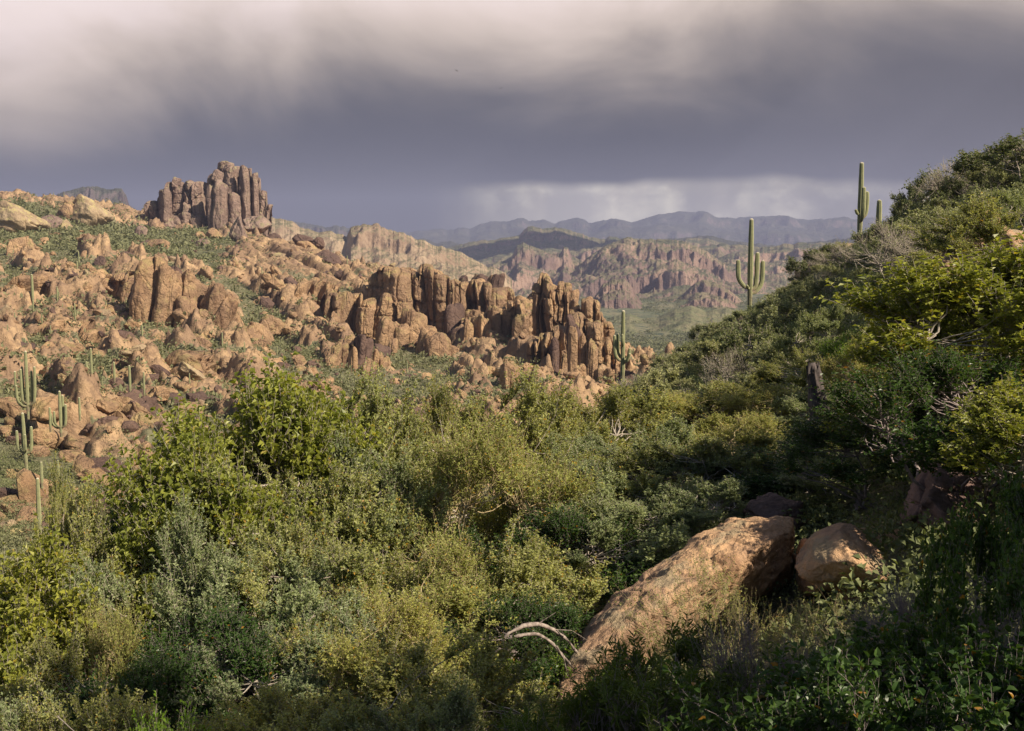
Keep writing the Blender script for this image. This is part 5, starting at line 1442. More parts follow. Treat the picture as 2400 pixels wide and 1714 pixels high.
FG = [
    # (px, top py, Y, R, species, label, extra height scale)
    (470, 1010, 13.0, 1.45, 'broad', 'broad-leaved bush at the left end of the middle thicket, lit yellow-green'),
    (580, 885, 14.5, 1.9, 'broad', 'tall bright broad-leaved bush rising highest on the left of the thicket'),
    (690, 852, 16.0, 1.5, 'broad', 'narrow bright-leaved top of the thicket below the leaning outcrop'),
    (770, 885, 17.5, 1.7, 'greyoak', 'grey-green shrub just right of the tall bright broad-leaved bush'),
    (880, 885, 18.5, 1.7, 'greyoak', 'olive shrub under the grass apron of the central cliffs'),
    (1010, 855, 19.0, 1.2, 'greyoak', 'olive shrub poking up highest against the grass apron at the centre'),
    (1140, 880, 20.0, 1.9, 'greyoak', 'small-leaved shrub at the centre top of the thicket'),
    (1275, 868, 21.0, 1.5, 'greyoak', 'rounded olive shrub whose top touches the base of the cliffs'),
    (1400, 880, 22.0, 2.0, 'greyoak', 'olive shrub below the spires, left of the many-armed saguaro'),
    (1530, 905, 24.0, 2.1, 'greyoak', 'yellowish shrub under the many-armed saguaro'),
    (1660, 900, 25.0, 2.0, 'yellow', 'yellow-green shrub at the foot of the right hillside'),
    (1790, 860, 26.0, 1.8, 'greyoak', 'olive shrub left of the dead saguaro stump'),
    (1860, 900, 24.0, 1.5, 'yellow', 'yellow-flecked shrub pressed against the left of the dead stump'),
    (1960, 905, 22.0, 1.6, 'blueoak', 'blue-green shrub right behind the dead stump'),
    (205, 1075, 15.0, 0.95, 'greyoak', 'small rounded bush standing alone on the left in front of the rocky slope'),
    (130, 1105, 15.5, 0.7, 'greyoak', 'little side bush joined to the lone bush on the left'),
    (320, 1115, 14.0, 0.8, 'dark', 'dark low bush between the lone left bush and the broad-leaved bush'),
    (560, 1040, 13.0, 1.5, 'greyoak', 'dusky shrub under the tall bright broad-leaved bush'),
    (430, 1190, 11.5, 1.2, 'blueoak', 'blue-green shrub in the left middle of the thicket'),
    (720, 1040, 13.5, 1.6, 'greyoak', 'wide olive shrub in the middle of the thicket, left of the twiggy one'),
    (880, 1020, 14.5, 1.4, 'blueoak', 'grey-blue shrub left of the twiggy yellow shrub'),
    (1110, 985, 14.0, 1.75, 'yellow', 'big twiggy yellow-green shrub with pale upright stems at the centre'),
    (1290, 1020, 16.0, 1.5, 'greyoak', 'olive shrub right behind the twiggy yellow shrub'),
    (1390, 1030, 15.5, 1.4, 'blueoak', 'pale blue-grey shrub right of centre'),
    (1530, 990, 17.0, 1.7, 'blueoak', 'grey-green shrub in the hollow right of centre'),
    (1620, 1010, 16.0, 1.5, 'greyoak', 'grey shrub above the tip of the sunlit slab'),
    (1740, 970, 18.0, 1.6, 'yellow', 'yellow-leaved shrub below the right hillside'),
    (1850, 1020, 16.5, 1.6, 'dark', 'shaded shrub behind the sunlit slab'),
    (1980, 1050, 15.0, 1.6, 'blueoak', 'shaded blue-green shrub in the gully right of the slab'),
    (90, 1280, 11.0, 1.3, 'broad', 'leggy yellow-green broad-leaved shrub at the left edge'),
    (190, 1235, 12.0, 1.2, 'greyoak', 'dark olive shrub below the lone left bush'),
    (-20, 1260, 12.5, 1.3, 'greyoak', 'shrub cut by the left edge under the cream rocks'),
    (275, 1375, 10.5, 0.65, 'yellow', 'small glowing yellow bush on the left'),
    (560, 1215, 11.0, 1.3, 'blueoak', 'blue-grey shrub with drooping sprays left of the centre'),
    (700, 1200, 11.5, 1.2, 'greyoak', 'olive shrub under the wide olive shrub'),
    (860, 1230, 11.0, 1.3, 'greyoak', 'rusty-flecked shrub below the grey-blue shrub'),
    (1010, 1270, 10.5, 1.3, 'yellow', 'yellowish shrub below the twiggy yellow shrub'),
    (1180, 1230, 11.5, 1.3, 'greyoak', 'olive shrub left of the shaded green one, near the dead arching branch'),
    (1340, 1180, 12.5, 1.3, 'dark', 'deep green shaded shrub left of the sunlit slab'),
    (1480, 1130, 13.0, 1.3, 'blueoak', 'grey-blue shrub overhanging the upper edge of the slab'),
    (1640, 1120, 13.5, 1.2, 'blueoak', 'blue-grey shrub directly behind the tip of the slab'),
    (140, 1470, 8.5, 1.1, 'greyoak', 'twiggy grey shrub at the lower left'),
    (20, 1600, 7.2, 0.8, 'blueoak', 'pale grey-blue shrub in the lower left corner'),
    (200, 1580, 7.0, 0.8, 'greyoak', 'pale olive shrub beside the lower left corner'),
    (330, 1490, 8.6, 1.0, 'dark', 'shaded dark shrub between the yellow bush and the bottom edge'),
    (520, 1430, 9.0, 1.1, 'dark', 'large shaded dark shrub in the lower left'),
    (640, 1600, 7.2, 0.8, 'greyoak', 'olive shrub with pale twigs at the bottom left of centre'),
    (400, 1655, 6.2, 0.45, 'lime', 'fresh bright green bush at the bottom edge'),
    (330, 1700, 6.0, 0.3, 'lime', 'tiny bright green bush left of the fresh green one at the bottom edge'),
    (720, 1420, 8.8, 1.1, 'blueoak', 'silvery shrub in the lower left centre'),
    (860, 1400, 8.6, 1.1, 'yellow', 'orange-flecked twiggy shrub in the lower centre'),
    (1000, 1470, 8.0, 1.1, 'greyoak', 'pale olive shrub at the lower centre'),
    (860, 1560, 7.0, 0.9, 'greyoak', 'olive shrub at the bottom edge left of centre'),
    (1130, 1560, 7.2, 0.8, 'greyoak', 'leafy olive shrub at the bottom centre under the dead branch'),
    (1010, 1640, 6.4, 0.7, 'blueoak', 'silvery shrub at the bottom centre edge'),
    (1260, 1390, 9.8, 0.9, 'dark', 'shaded green shrub around the dead arching branch'),
    (1330, 1500, 9.4, 0.5, 'lime', 'small bright green sprig beside the lower end of the slab'),
    # right side
    (2330, 560, 13.5, 2.0, 'broad', 'largest bright broad-leaved shrub at the right edge below the skyline'),
    (2270, 640, 14.5, 1.35, 'broad', 'bright broad-leaved shrub leaning left from the right edge group'),
    (2200, 830, 13.0, 1.2, 'broad', 'leafy shrub in the right middle with pale arching twigs'),
    (2260, 800, 11.0, 1.5, 'dark', 'dense dark green shrub in the right middle'),
    (2440, 900, 9.5, 1.0, 'broad', 'shrub cut by the right edge at mid height'),
    (2060, 960, 13.5, 1.4, 'dark', 'dark shaded bush over the gully on the right'),
    (2040, 800, 20.0, 1.0, 'yellow', 'yellow-green shrub on the near part of the right hillside'),
    (2190, 720, 19.0, 1.3, 'greyoak', 'olive shrub left of the bright broad-leaved shrubs'),
    (2020, 760, 24.0, 0.9, 'lime', 'fresh lime-green bush on the right hillside'),
    (2360, 470, 22.0, 1.8, 'greyoak', 'pale shrub near the top right edge'),
    (2420, 300, 48.0, 2.4, 'hillb', 'dark leafy shrub at the very top of the right edge skyline'),
    (2330, 345, 54.0, 2.2, 'hillb', 'dark shrub on the skyline next to the right edge one'),
    (2240, 385, 60.0, 2.2, 'hillbare', 'twiggy grey shrub on the right skyline between two dark shrubs'),
    (2185, 400, 64.0, 2.0, 'hillb', 'bushy dark shrub on the skyline left of the twiggy grey one'),
    (2150, 440, 70.0, 1.5, 'hillb', 'dark shrub on the skyline just right of the stubby saguaro'),
    (2100, 520, 38.0, 1.7, 'hillbare', 'grey leafless shrub spreading below the skyline saguaros'),
    (2190, 535, 34.0, 1.5, 'hillbare', 'bare rounded tree-like shrub right of the grey leafless one'),
    # lower right, close to the camera
    (1650, 1300, 8.2, 0.6, 'sparse', 'thin sparse-leaved shrub growing in front of the sunlit slab'),
    (1540, 1430, 7.6, 0.5, 'sparse', 'sparse twiggy shrub against the lower face of the slab'),
    (1760, 1390, 7.4, 0.4, 'sparse', 'sparse shrub at the gap between the slab and the small boulder'),
    (1950, 1380, 7.0, 0.5, 'sparse', 'thin shrub in front of the right boulder'),
    (1610, 1490, 5.6, 0.7, 'narrow', 'narrow-leaved green shrub in front of the slab'),
    (1440, 1610, 5.0, 0.7, 'narrow', 'narrow-leaved shrub at the bottom edge left of the slab foot'),
    (1740, 1560, 4.8, 0.7, 'narrow', 'narrow-leaved shrub at the bottom right of centre'),
    (1330, 1640, 5.4, 0.5, 'narrow', 'low narrow-leaved shrub at the bottom edge near the centre'),
    (1820, 1500, 5.4, 0.55, 'baretwig', 'tangle of bare grey twigs at the lower right'),
    (2060, 1470, 4.9, 0.6, 'closebroad', 'near broad-leaved shrub in front of the right boulder'),
    (1900, 1540, 4.2, 0.65, 'closebroad', 'near shaded broad-leaved shrub at the bottom right'),
    (2240, 1400, 4.2, 0.5, 'closebroad', 'near dark leafy shrub in the lower right'),
    (2430, 1230, 4.4, 0.42, 'closebroad', 'near leafy shrub rising at the lower right edge'),
    (2300, 1120, 5.6, 0.36, 'closebroad', 'upright leafy sprays against the dark hollow at the right'),
    (2500, 1020, 6.0, 0.5, 'closebroad', 'near shrub cut by the right edge under the dark green shrub'),
    (2380, 1480, 3.6, 0.6, 'closebroad', 'nearest shrub in the bottom right corner'),
    (2090, 1600, 3.7, 0.55, 'closebroad', 'near shrub on the bottom edge at the right'),
    (2180, 1400, 6.2, 0.5, 'baretwig', 'pale bare twigs behind the near leafy shrubs on the right'),
]
for i, (px, pt, Yd, R_, key, lab) in enumerate(FG):
    top = pix(px, pt, Yd)
    gz_ = float(ground(top[0], Yd + .2)[0])
    H_ = max((top[2] - gz_) / 1.0, R_ * .8)
    shrub(key, i, (top[0], Yd, top[2] - H_ * 1.0), H_, R_ * 1.12, lab, cat='shrub')

BAR = hit(1918, 752, 20, 120)
shrub('broad', 1, (6.3, 2.3, -2.2), 7.8, 1.7, 'tall leafy tree beside the viewpoint, right of the picture', name='broadleaf_tree', cat='tree')  # out-of-view tree added for the shade it throws on the lower left
# ---- shrubs covering the right hillside ---------------------------------------------
rr = random.Random(5)
pts = []
tries = 0
while len(pts) < 285 and tries < 60000:
    tries += 1
    Yd = 24 + 92 * rr.random() ** 0.75
    px = rr.uniform(1440, 2480)
    u = (px - 1200) / F
    x = u * Yd
    z_ = float(ground0(x, Yd))
    # skip what would be hidden deep down in the valley
    if z_ < -14.5: continue
    r_ = (.55 + .8 * rr.random() ** 2) * (1.0 + Yd / 140)
    if (1690 < px < 1830 and 84 < Yd < 110) or (1970 < px < 2090 and 66 < Yd < 94) or (1430 < px < 1490 and Yd > 70): continue
    if abs(px - 1918) < (1.5 / Yd * F) and BAR[1] - 14 < Yd < BAR[1] + .5: continue
    if any((x - a) ** 2 + (Yd - b) ** 2 < (0.72 * (r_ + c)) ** 2 for a, b, c in pts): continue
    pts.append((x, Yd, r_))
for i, (x, Yd, r_) in enumerate(pts):
    z_ = float(ground(x, Yd)[0])
    a = rr.random()
    key = 'hilla' if a < .70 else 'hillb' if a < .90 else 'hillbare'
    if Yd < 32: key = {'hilla': 'greyoak', 'hillb': 'blueoak', 'hillbare': 'baretwig'}[key]
    px = 1200 + x / Yd * F
    band = 'near its foot' if Yd < 45 else 'midway up' if Yd < 75 else 'along its far ridge'
    side = 'left part' if px < 1750 else 'middle part' if px < 2080 else 'right part'
    kind = {'hilla': 'olive shrub', 'greyoak': 'olive shrub', 'hillb': 'dark green shrub', 'blueoak': 'dark green shrub', 'hillbare': 'bare grey shrub', 'baretwig': 'bare grey shrub'}[key]
    H_ = r_ * rr.uniform(.95, 1.5)
    shrub(key, i, (x, Yd, z_ - .1), H_, r_, f'{kind} on the {side} of the right hillside, {band}', f'{kind}s on the {side} of the right hillside, {band}')

# ---- uncountable scrub, tufts and brush ----------------------------------------------
def clumps(n, xy_fn, size, leaf, per, seed, name, mat, label, ymax_h=.8):
    rs = np.random.RandomState(seed)
    x, y, s_ = xy_fn(rs, n)
    z = ground(x, y)
    n = len(x)
    k = per
    th = rs.rand(n, k) * 2 * PI; cz = rs.uniform(0.0, 1, (n, k)); rr_ = rs.uniform(.6, 1, (n, k))
    d = np.stack([np.cos(th) * np.sqrt(1 - cz ** 2), np.sin(th) * np.sqrt(1 - cz ** 2), cz * ymax_h], -1)
    c = np.stack([x, y, z], 1)[:, None] + d * (rr_ * s_[:, None])[..., None]
    c = c.reshape(-1, 3)
    dr = unit(d.reshape(-1, 3) + rs.normal(size=c.shape) * .6)
    nr = unit(d.reshape(-1, 3) * .6 + rs.normal(size=c.shape) * .4 + np.array([0, 0, .7]))
    sz = np.repeat(s_, k) * leaf * rs.uniform(.6, 1.3, n * k)
    V, Fc, ti = leaves(c, dr, nr, sz, sz * .7, rs)
    ti = np.clip(ti * .5 + np.repeat(rs.rand(n), k * 4) * .5, 0, 1)
    return tag(link(name, mk_mesh(name, V, Fc, mat, {'tint': ti}, smooth=False)), label, kind='stuff')


def far_xy(rs, n, ya=150, yb=760):
    y = np.exp(rs.uniform(math.log(ya), math.log(yb), n))
    u = rs.uniform(-.62, .16, n)
    x = u * y
    m_, dome, bas = rockiness(x, y)
    _, rk_, gr_ = relief(x, y)
    keep = rs.rand(n) > (rk_ * .62 + dome * .4)
    keep &= rs.rand(n) < (.30 + .7 * sst(fbm2(x / 13, y / 18, 3, 71) + .25 * gr_, -.15, .3))
    x, y = x[keep], y[keep]
    return x, y, (.35 + .95 * rs.rand(len(x)) ** 2) * (1 + y / 450) * (1 + (bas[keep] > .35) * .5)


clumps(42000, far_xy, 1, .5, 11, 3, 'scrub', M_SCRUB, 'low green and grey scrub dotted between the rocks of the slope')


def valley_xy(rs, n):
    y = rs.uniform(800, 2300, n); u = rs.uniform(-.05, .30, n); x = u * y
    k = rs.rand(n) < sst(fbm2(x / 90, y / 130, 4, 95), -.35, .25)
    return x[k], y[k], rs.uniform(1.2, 3.2, int(k.sum()))


clumps(22000, valley_xy, 1, .9, 7, 23, 'scrub', M_SCRUB, 'dots of distant scrub on the valley floor')


def near_xy(rs, n):
    y = 2.5 + 120 * rs.rand(n) ** 1.6
    u = rs.uniform(-.6, .6, n)
    x = u * (y + 3)
    return x, y, rs.uniform(.15, .5, n) * (1 + y / 60)


clumps(15000, lambda rs, n: far_xy(rs, n, 24, 160), 1, .17, 60, 33, 'scrub', M_SCRUB, 'leafy low scrub covering the nearer floor of the valley')


def hill_xy(rs, n):
    y = 24 + 95 * rs.rand(n) ** .8
    u = rs.uniform(.08, .56, n); x = u * y
    z = ground0(x, y); k = (z > -17) & (rs.rand(n) < .35 + .65 * sst(fbm2(x / 5, y / 7, 3, 81), -.3, .2))
    return x[k], y[k], rs.uniform(.2, .6, int(k.sum())) * (1 + y[k] / 160)


clumps(2600, hill_xy, 1, .16, 150, 14, 'brush', M_LHILL, 'mixed grey-green brush filling the gaps between the hillside shrubs', .9)
clumps(900, hill_xy, 1, .16, 150, 15, 'brush', M_LHILLD, 'darker green brush patches between the hillside shrubs', .9)
clumps(9000, near_xy, 1, .13, 90, 4, 'undergrowth', M_LHILLD, 'dense low undergrowth covering the ground between the shrubs', .7)

# ------------------------------------------------------------------ foreground boulders and wood
def hero_rock(name, outline_pts, Yd, depth, mat, label, seed, tilt_y=0.0, n=60, lib='boulder', rough=1.0, rot=(0, 0, 0)):
    """near boulder: sculpted from its own set of planes; outline given in photo px as centre + half sizes + roll"""
    (cx, cyy, hw, hh, roll) = outline_pts
    rs = np.random.RandomState(seed)
    W, Fc = rock_unit(seed, n, lib, 12)
    c = pix(cx, cyy, Yd)
    s = Yd / F
    W = W * np.array([hw * s, depth, hh * s])
    e = eul(*rot)
    W = W @ e.T
    W = W @ eul(0, roll, 0).T
    Nn = unit(W)
    W = W + Nn * (rough * (.05 * fbm(W * 2.2, 5, seed, .55) + .02 * fbm(W * 11, 4, seed + 2, .6)))[:, None]
    o = link(name, mk_mesh(name, W, Fc, mat), loc=tuple(c))
    return tag(o, label, 'boulder')


def slab_rock():
    top = [(1300, 1625, 9.2), (1345, 1530, 9.5), (1400, 1458, 9.8), (1465, 1392, 10.1), (1550, 1328, 10.4), (1640, 1262, 10.7), (1715, 1226, 10.9), (1778, 1220, 11.0), (1800, 1228, 11.0), (1822, 1214, 11.0), (1852, 1220, 10.95)]
    rid = [(1303, 1660, 8.8), (1360, 1585, 9.0), (1425, 1515, 9.2), (1498, 1450, 9.4), (1580, 1395, 9.6), (1658, 1350, 9.8), (1722, 1322, 9.95), (1765, 1296, 10.1), (1798, 1272, 10.25), (1830, 1254, 10.4), (1853, 1246, 10.5)]
    low = [(1325, 1730, 9.2), (1385, 1670, 9.4), (1450, 1605, 9.6), (1525, 1545, 9.8), (1605, 1490, 10.0), (1680, 1440, 10.2), (1738, 1405, 10.35), (1780, 1380, 10.5), (1808, 1350, 10.6), (1832, 1330, 10.65), (1848, 1315, 10.7)]
    ns = 210
    tt = np.linspace(0, 1, ns)

    def cur(c, dpy=0, dy=0):
        c = np.array(c, float); k_ = np.linspace(0, 1, len(c))
        c4 = np.stack([np.interp(tt, k_, c[:, i]) for i in range(3)], 1)
        for _ in range(3): c4[1:-1] = (c4[:-2] + 2 * c4[1:-1] + c4[2:]) / 4
        return np.array([pix(q[0], q[1] + dpy, q[2] + dy) for q in c4])
    T_, R_, L_ = cur(top), cur(rid), cur(low)
    M_ = (T_ + R_) / 2 + np.array([0, -.05, .07])
    B1 = cur(top, 40, .5); B2 = cur(top, 200, 1.2)
    ctrl = np.stack([T_, M_, R_, L_, B2, B1], 1)
    nn = [34, 34, 44, 26, 40, 20]
    sec = []
    for i in range(6):
        p, q = ctrl[:, i], ctrl[:, (i + 1) % 6]
        for f in np.arange(nn[i]) / nn[i]:
            sec.append(p * (1 - f) + q * f)
    V = np.stack(sec, 1)
    for _ in range(2): V = (np.roll(V, 1, 1) + 2 * V + np.roll(V, -1, 1)) / 4
    ctr = ctrl[:, [0, 2, 3, 4]].mean(1)[:, None]
    cap = np.clip(np.minimum(tt / .03, (1 - tt) / .02), 0, 1); cap = np.sqrt(1 - (1 - cap) ** 2) * .99 + .01
    V = ctr + (V - ctr) * cap[:, None, None]
    e1 = np.gradient(V, axis=0); e2 = np.roll(V, -1, 1) - np.roll(V, 1, 1)
    N_ = unit(np.cross(e1, e2))
    if np.mean(np.sum(N_ * (V - ctr), -1)) < 0: N_ = -N_
    sh = V.shape[:2]
    V = V.reshape(-1, 3); N_ = N_.reshape(-1, 3)
    d = .05 * fbm(V * 1.5 + 3, 3, 4) + .028 * fbm(V * 5, 4, 5, .6) + .010 * fbm(V * 20, 3, 6, .6)
    # broken ledges: sharp small steps
    q = V @ np.array([.5, .75, .45]) * 2.0 + .8 * fbm(V * 1.3, 4, 8); saw = q % 1.0
    d += .022 * (sst(saw, 0, .03) * (1 - saw))
    q = V @ unit(np.array([.8, .2, -.55])) * 1.1 + .6 * fbm(V * 1.6, 4, 9); saw = q % 1.0
    d += .035 * (sst(saw, 0, .03) * (1 - saw))
    d += .03 * np.round(fbm(V * 1.2 + 9, 2, 14) * 3) / 3 + .006 * fbm(V * 45, 2, 16)
    for sd_, nv, off in ((1, (.9, .3, .3), 2.9), (2, (.3, -.2, .9), -1.6), (3, (.75, -.5, -.4), .9)):
        dist = V @ unit(np.array(nv)) - off * .5 + .15 * fbm(V * 2, 3, sd_ + 40)
        d -= .05 * np.exp(-(dist / .015) ** 2)
    V = V + N_ * d[:, None]
    c0 = V.mean(0)
    me = mk_mesh('boulder', V - c0, grid_faces(sh[0], sh[1], True), M_NEAR)
    return tag(link('boulder', me, loc=tuple(c0)), 'long sunlit pinkish-tan slab boulder slanting up to a blunt tip in the lower right', 'boulder')


slab_rock()
hero_rock('boulder', (1905, 1335, 42, 70, .1), 10.7, .40, M_NEAR, 'small brownish boulder wedged right of the tip of the long sunlit slab', 411)
hero_rock('boulder', (2155, 1355, 170, 66, -.10), 11.0, .75, M_NEAR, 'broad flat pinkish boulder half hidden by leaves right of the small wedged boulder', 417, lib='slab', rot=(.35, 0, 0))
hero_rock('boulder', (1995, 1340, 85, 66, -.35), 9.8, .45, M_NEAR, 'sloping rough rock joining the wedged boulder to the broad pinkish one', 419)
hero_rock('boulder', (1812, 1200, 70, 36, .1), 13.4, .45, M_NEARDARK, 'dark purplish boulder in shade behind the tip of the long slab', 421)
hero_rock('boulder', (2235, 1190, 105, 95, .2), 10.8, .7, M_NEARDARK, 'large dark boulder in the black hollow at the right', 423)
hero_rock('boulder', (1944, 612, 62, 36, -.55), 97, 2.6, M_NEAR if False else M_PALE, 'pointed tan rock sticking out of the ridge of the right hillside', 431, n=34)
hero_rock('boulder', (2215, 645, 44, 50, -.4), 21.5, .4, M_NEAR, 'reddish boulder between shrubs in the upper right', 433, n=34)
hero_rock('boulder', (2345, 575, 95, 34, .1), 24, .6, M_NEAR, 'low reddish ledge under the pale shrub near the top right edge', 437, n=34)
hero_rock('boulder', (2320, 520, 30, 24, .1), 25, .3, M_NEAR, 'small reddish block above the low reddish ledge near the top right edge', 439, n=20)


def limb(points, name, mat, label, cat, parent=None, sides=10, seed=0, rough=.26):
    """gnarled wood along (px, py, Y, radius) points"""
    a = np.array([[*pix(p[0], p[1], p[2]), p[3] * (1 if name == 'dead_stump' else .48)] for p in points])
    n = 60
    k_ = np.linspace(0, 1, len(a)); tt = np.linspace(0, 1, n)
    P = np.stack([np.interp(tt, k_, a[:, i]) for i in range(4)], 1)
    for _ in range(6): P[1:-1] = (P[:-2] + 2 * P[1:-1] + P[2:]) / 4
    V, Fc = tubes(P[None, :, :3], P[None, :, 3], sides)
    ctr = np.repeat(P[:, :3], sides, 0)
    V = V + unit(V - ctr) * (np.repeat(P[:, 3], sides) * rough * 3 * fbm(V * (.25 / P[:, 3].max()), 3, seed))[:, None]
    caps = [np.arange(sides)[None, ::-1], (np.arange(sides) + (n - 1) * sides)[None]]
    c0 = P[n // 2, :3]
    if name == 'dead_stump':                      # splintered ribs at the broken top
        Vr = V.reshape(n, sides, 3); rs = np.random.RandomState(4)
        a_ = np.arange(sides)
        Vr[-14:, :, 2] += np.linspace(0, 1, 14)[:, None] * (rs.uniform(-.16, .05, sides))[None]
        Vr += (unit(Vr - P[:, None, :3]) * (.016 * np.sin(a_ * 2 * PI / 3.5))[None, :, None])
        V = Vr.reshape(-1, 3)
    me = mk_mesh(name, V - (c0 if parent is None else np.array(parent.location)), [Fc] + caps, mat)
    o = link(name, me, parent, loc=tuple(c0) if parent is None else None)
    return tag(o, label, cat) if parent is None else o


def dead_branch():
    root = link('dead_branch', None, loc=tuple(pix(1330, 1545, 8.6)))
    tag(root, 'weathered bare grey branch arching out of the shrubs left of the long slab', 'branch')
    limb([(1176, 1503, 8.3, .012), (1192, 1484, 8.3, .028), (1225, 1468, 8.35, .036), (1262, 1462, 8.4, .034), (1298, 1476, 8.5, .028), (1330, 1500, 8.6, .026), (1352, 1530, 8.7, .022)], 'limb', M_DEADWOOD, None, None, root, seed=3)
    limb([(1192, 1497, 8.2, .015), (1225, 1488, 8.25, .024), (1262, 1486, 8.3, .026), (1292, 1506, 8.4, .024), (1318, 1536, 8.5, .020), (1344, 1566, 8.6, .014)], 'limb', M_DEADWOOD, None, None, root, seed=5)
    limb([(1304, 1514, 8.4, .016), (1322, 1545, 8.4, .012), (1330, 1585, 8.5, .006)], 'limb', M_DEADWOOD, None, None, root, seed=7)
    limb([(1262, 1462, 8.4, .012), (1280, 1450, 8.4, .008), (1302, 1436, 8.4, .003)], 'twig', M_DEADWOOD, None, None, root, seed=8, sides=6)
    limb([(1298, 1476, 8.5, .010), (1340, 1478, 8.5, .007), (1375, 1500, 8.5, .003)], 'twig', M_DEADWOOD, None, None, root, seed=9, sides=6)


dead_branch()
limb([(1922, 1010, 16.8, .15), (1918, 950, 16.8, .135), (1912, 900, 16.8, .12), (1908, 875, 16.8, .125), (1905, 855, 16.8, .10)], 'dead_stump', M_STUMP,
     'dark charred stump of a dead saguaro standing among shrubs on the right', 'stump', sides=28, seed=12, rough=.10)


def barrel(px, py, Yd, r, h):
    g = pix(px, py, Yd)
    th = np.linspace(0, 2 * PI, 88, endpoint=False); t = np.linspace(0, 1, 30)
    prof = r * np.sin(np.clip(t * .93 + .07, 0, 1) * PI) ** .45; prof[-1] = .004
    rb = .5 + .5 * np.cos(th * 22)
    V = np.stack([prof[:, None] * (1 - .14 * (1 - rb))[None] * np.cos(th)[None], prof[:, None] * (1 - .14 * (1 - rb))[None] * np.sin(th)[None], np.repeat((t * h)[:, None], 88, 1)], -1).reshape(-1, 3)
    m, tt = new_mat('barrel_cactus_skin')
    rib = tt.n('ShaderNodeAttribute', attribute_name='rib').outputs['Fac']
    bs = tt.n('ShaderNodeBsdfPrincipled', {'Base Color': tt.mix(tt.ss(rib, .2, .9), (0.14, 0.13, 0.04), (0.50, 0.30, 0.12)), 'Roughness': .8})
    tt.n('ShaderNodeOutputMaterial', {'Surface': bs.outputs[0]})
    root = link('barrel_cactus', None, loc=tuple(g), rot=(.1, -.05, 0))
    tag(root, 'round orange-spined barrel cactus on the right hillside', 'cactus')
    link('body', mk_mesh('body', V, grid_faces(30, 88, True), m, {'rib': np.tile(rb, 30)}), root)
    rs = np.random.RandomState(3)
    k_ = 900
    ti = rs.randint(3, 29, k_); ri = rs.randint(0, 22, k_) * 4
    p = V.reshape(30, 88, 3)[ti, ri]
    nn = unit(p - np.array([0, 0, h * .4])) + rs.normal(size=(k_, 3)) * .5
    P = p[:, None] + unit(nn)[:, None] * np.linspace(0, .035, 3)[None, :, None]
    v, f_ = tubes(P, np.linspace(.0016, .0004, 3)[None].repeat(k_, 0), 3)
    tag(link('spines', mk_mesh('spines', v, f_, bark_mat('orange_spines', (.55, .33, .13), (.42, .22, .08))), root), kind='stuff')


barrel(1918, 752, BAR[1], 10.5 / F * BAR[1], 27 / F * BAR[1])


def bird(px, py, Yd, span, bank, label, yaw=0.0):
    m = bpy.data.materials.get('black_feathers')
    if not m:
        m, t = new_mat('black_feathers')
        bs = t.n('ShaderNodeBsdfPrincipled', {'Base Color': t.mix(t.noise(t.n('ShaderNodeNewGeometry').outputs['Position'], 8, 3), (.012, .010, .010), (.03, .025, .022)), 'Roughness': .7})
        t.n('ShaderNodeOutputMaterial', {'Surface': bs.outputs[0]})
    root = link('soaring_bird', None, loc=tuple(pix(px, py, Yd)), rot=(0, bank, yaw))
    tag(root, label, 'bird')
    h = span / 2
    # body: spindle with head and beak
    t = np.linspace(0, 1, 14); r = span * .045 * np.array([.1, .35, .55, .5, .62, .9, 1, 1, .92, .75, .55, .4, .3, .15])
    P = np.stack([0 * t, (t - .5) * span * -.42, .02 * span * np.sin(t * PI)], 1)
    v, f_ = tubes(P[None], r[None], 10)
    link('body', mk_mesh('body', v, f_, m), root)
    for s_ in (-1, 1):
        xs = np.linspace(0, h, 12)
        q = xs / h
        dih = .10 * h * np.sin(q * PI * .5) * 1.6 - .05 * h * q ** 2
        lead = .06 * span - .10 * span * np.clip(q - .45, 0, 1) + .04 * span * np.sin(q * PI)
        ch = span * (.17 - .03 * q - .10 * np.clip(q - .7, 0, 1) / .3)
        A = np.stack([s_ * xs, lead, dih], 1); B = np.stack([s_ * xs, lead - ch, dih - .004 * span], 1)
        M = (A + B) / 2 + np.array([0, 0, .012 * span])
        V = np.concatenate([A, M, B, (A + B) / 2 - np.array([0, 0, .006 * span])])
        n = 12
        Fc = np.concatenate([grid_faces(4, n), np.stack([np.arange(n - 1) + 3 * n, np.arange(n - 1) + 3 * n + 1, np.arange(n - 1) + 1, np.arange(n - 1)], 1)])
        wing = link('wing', mk_mesh('wing', V, Fc, m), root)
        wing.rotation_euler = (0, 0, 0)
    T = np.array([[-.03, -.18, 0], [.03, -.18, 0], [.06, -.32, 0], [-.06, -.32, 0], [-.03, -.18, .008], [.03, -.18, .008], [.06, -.32, .004], [-.06, -.32, .004]]) * span
    link('tail', mk_mesh('tail', T, np.array([[0, 3, 2, 1], [4, 5, 6, 7], [0, 1, 5, 4], [1, 2, 6, 5], [2, 3, 7, 6], [3, 0, 4, 7]]), m, smooth=False), root)


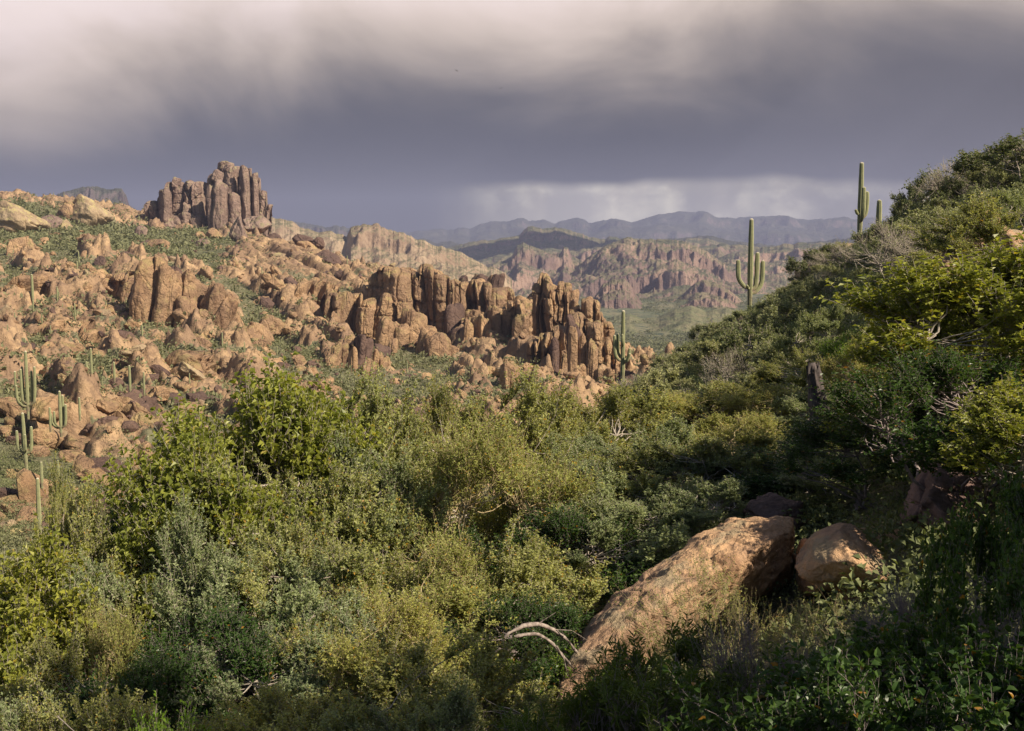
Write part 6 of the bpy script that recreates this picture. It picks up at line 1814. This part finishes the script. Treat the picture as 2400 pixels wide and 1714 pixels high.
bird(1070, 166, 440, 1.75, .25, 'black soaring bird at the top centre, higher of the central pair', .9)
bird(1174, 207, 440, 1.75, -.2, 'black soaring bird lower and to the right of the central pair', -.5)
bird(242, 131, 700, 1.75, .1, 'tiny dark bird alone in the upper left sky', .4)

# ------------------------------------------------------------------ clouds added overhead, outside the frame, to shade parts of the land
def shade_cloud(target, height, rx, ry, rz_, seed):
    t = (height - target[2]) / S.z
    c = np.array(target) + t * np.array(S)
    V, Fc = CS[34]
    d = 1 + .35 * fbm(V * 1.6 + seed, 4, seed)
    V = V * d[:, None] * np.array([rx, ry, rz_])
    m = bpy.data.materials.get('cloud_white')
    if not m:
        m, tn = new_mat('cloud_white')
        bs = tn.n('ShaderNodeBsdfDiffuse', {'Color': tn.mix(tn.noise(tn.n('ShaderNodeNewGeometry').outputs['Position'], .01, 4), (.75, .75, .78), (.85, .85, .86))})
        tn.n('ShaderNodeOutputMaterial', {'Surface': bs.outputs[0]})
    tag(link('cloud', mk_mesh('cloud', V, Fc, m), loc=tuple(c)), kind='structure')


shade_cloud((-60, 4300, -30), 1700, 420, 300, 80, 6)
shade_cloud((1500, 4300, -60), 1700, 500, 360, 60, 9)

# unseen rock added right of the viewer, outside the frame, to shade the lower right corner
W, Fc = rock_unit(555, 34, 'boulder', 12)
o = link('boulder', mk_mesh('boulder', W * np.array([1.8, 3.3, 4.6]), Fc, M_NEAR), loc=(9.0, 0.6, .2))
tag(o, 'tall granite outcrop beside the viewpoint, right of the picture', 'boulder')

# ------------------------------------------------------------------ haze
m, t = new_mat('desert_haze')
t.n('ShaderNodeOutputMaterial', {'Volume': t.n('ShaderNodeVolumePrincipled', {'Color': (0.41, 0.45, 0.69, 1), 'Density': 1.0e-4, 'Anisotropy': 0.0}).outputs[0]})
V = np.array([[x, y, z] for x in (-12000, 12000) for y in (-200, 13000) for z in (-160, 680)], float)
Fc = np.array([[0, 1, 3, 2], [4, 6, 7, 5], [0, 4, 5, 1], [2, 3, 7, 6], [0, 2, 6, 4], [1, 5, 7, 3]])
tag(link('haze', mk_mesh('haze', V, Fc, m, smooth=False)), 'thin blue haze filling the valley air', kind='stuff')
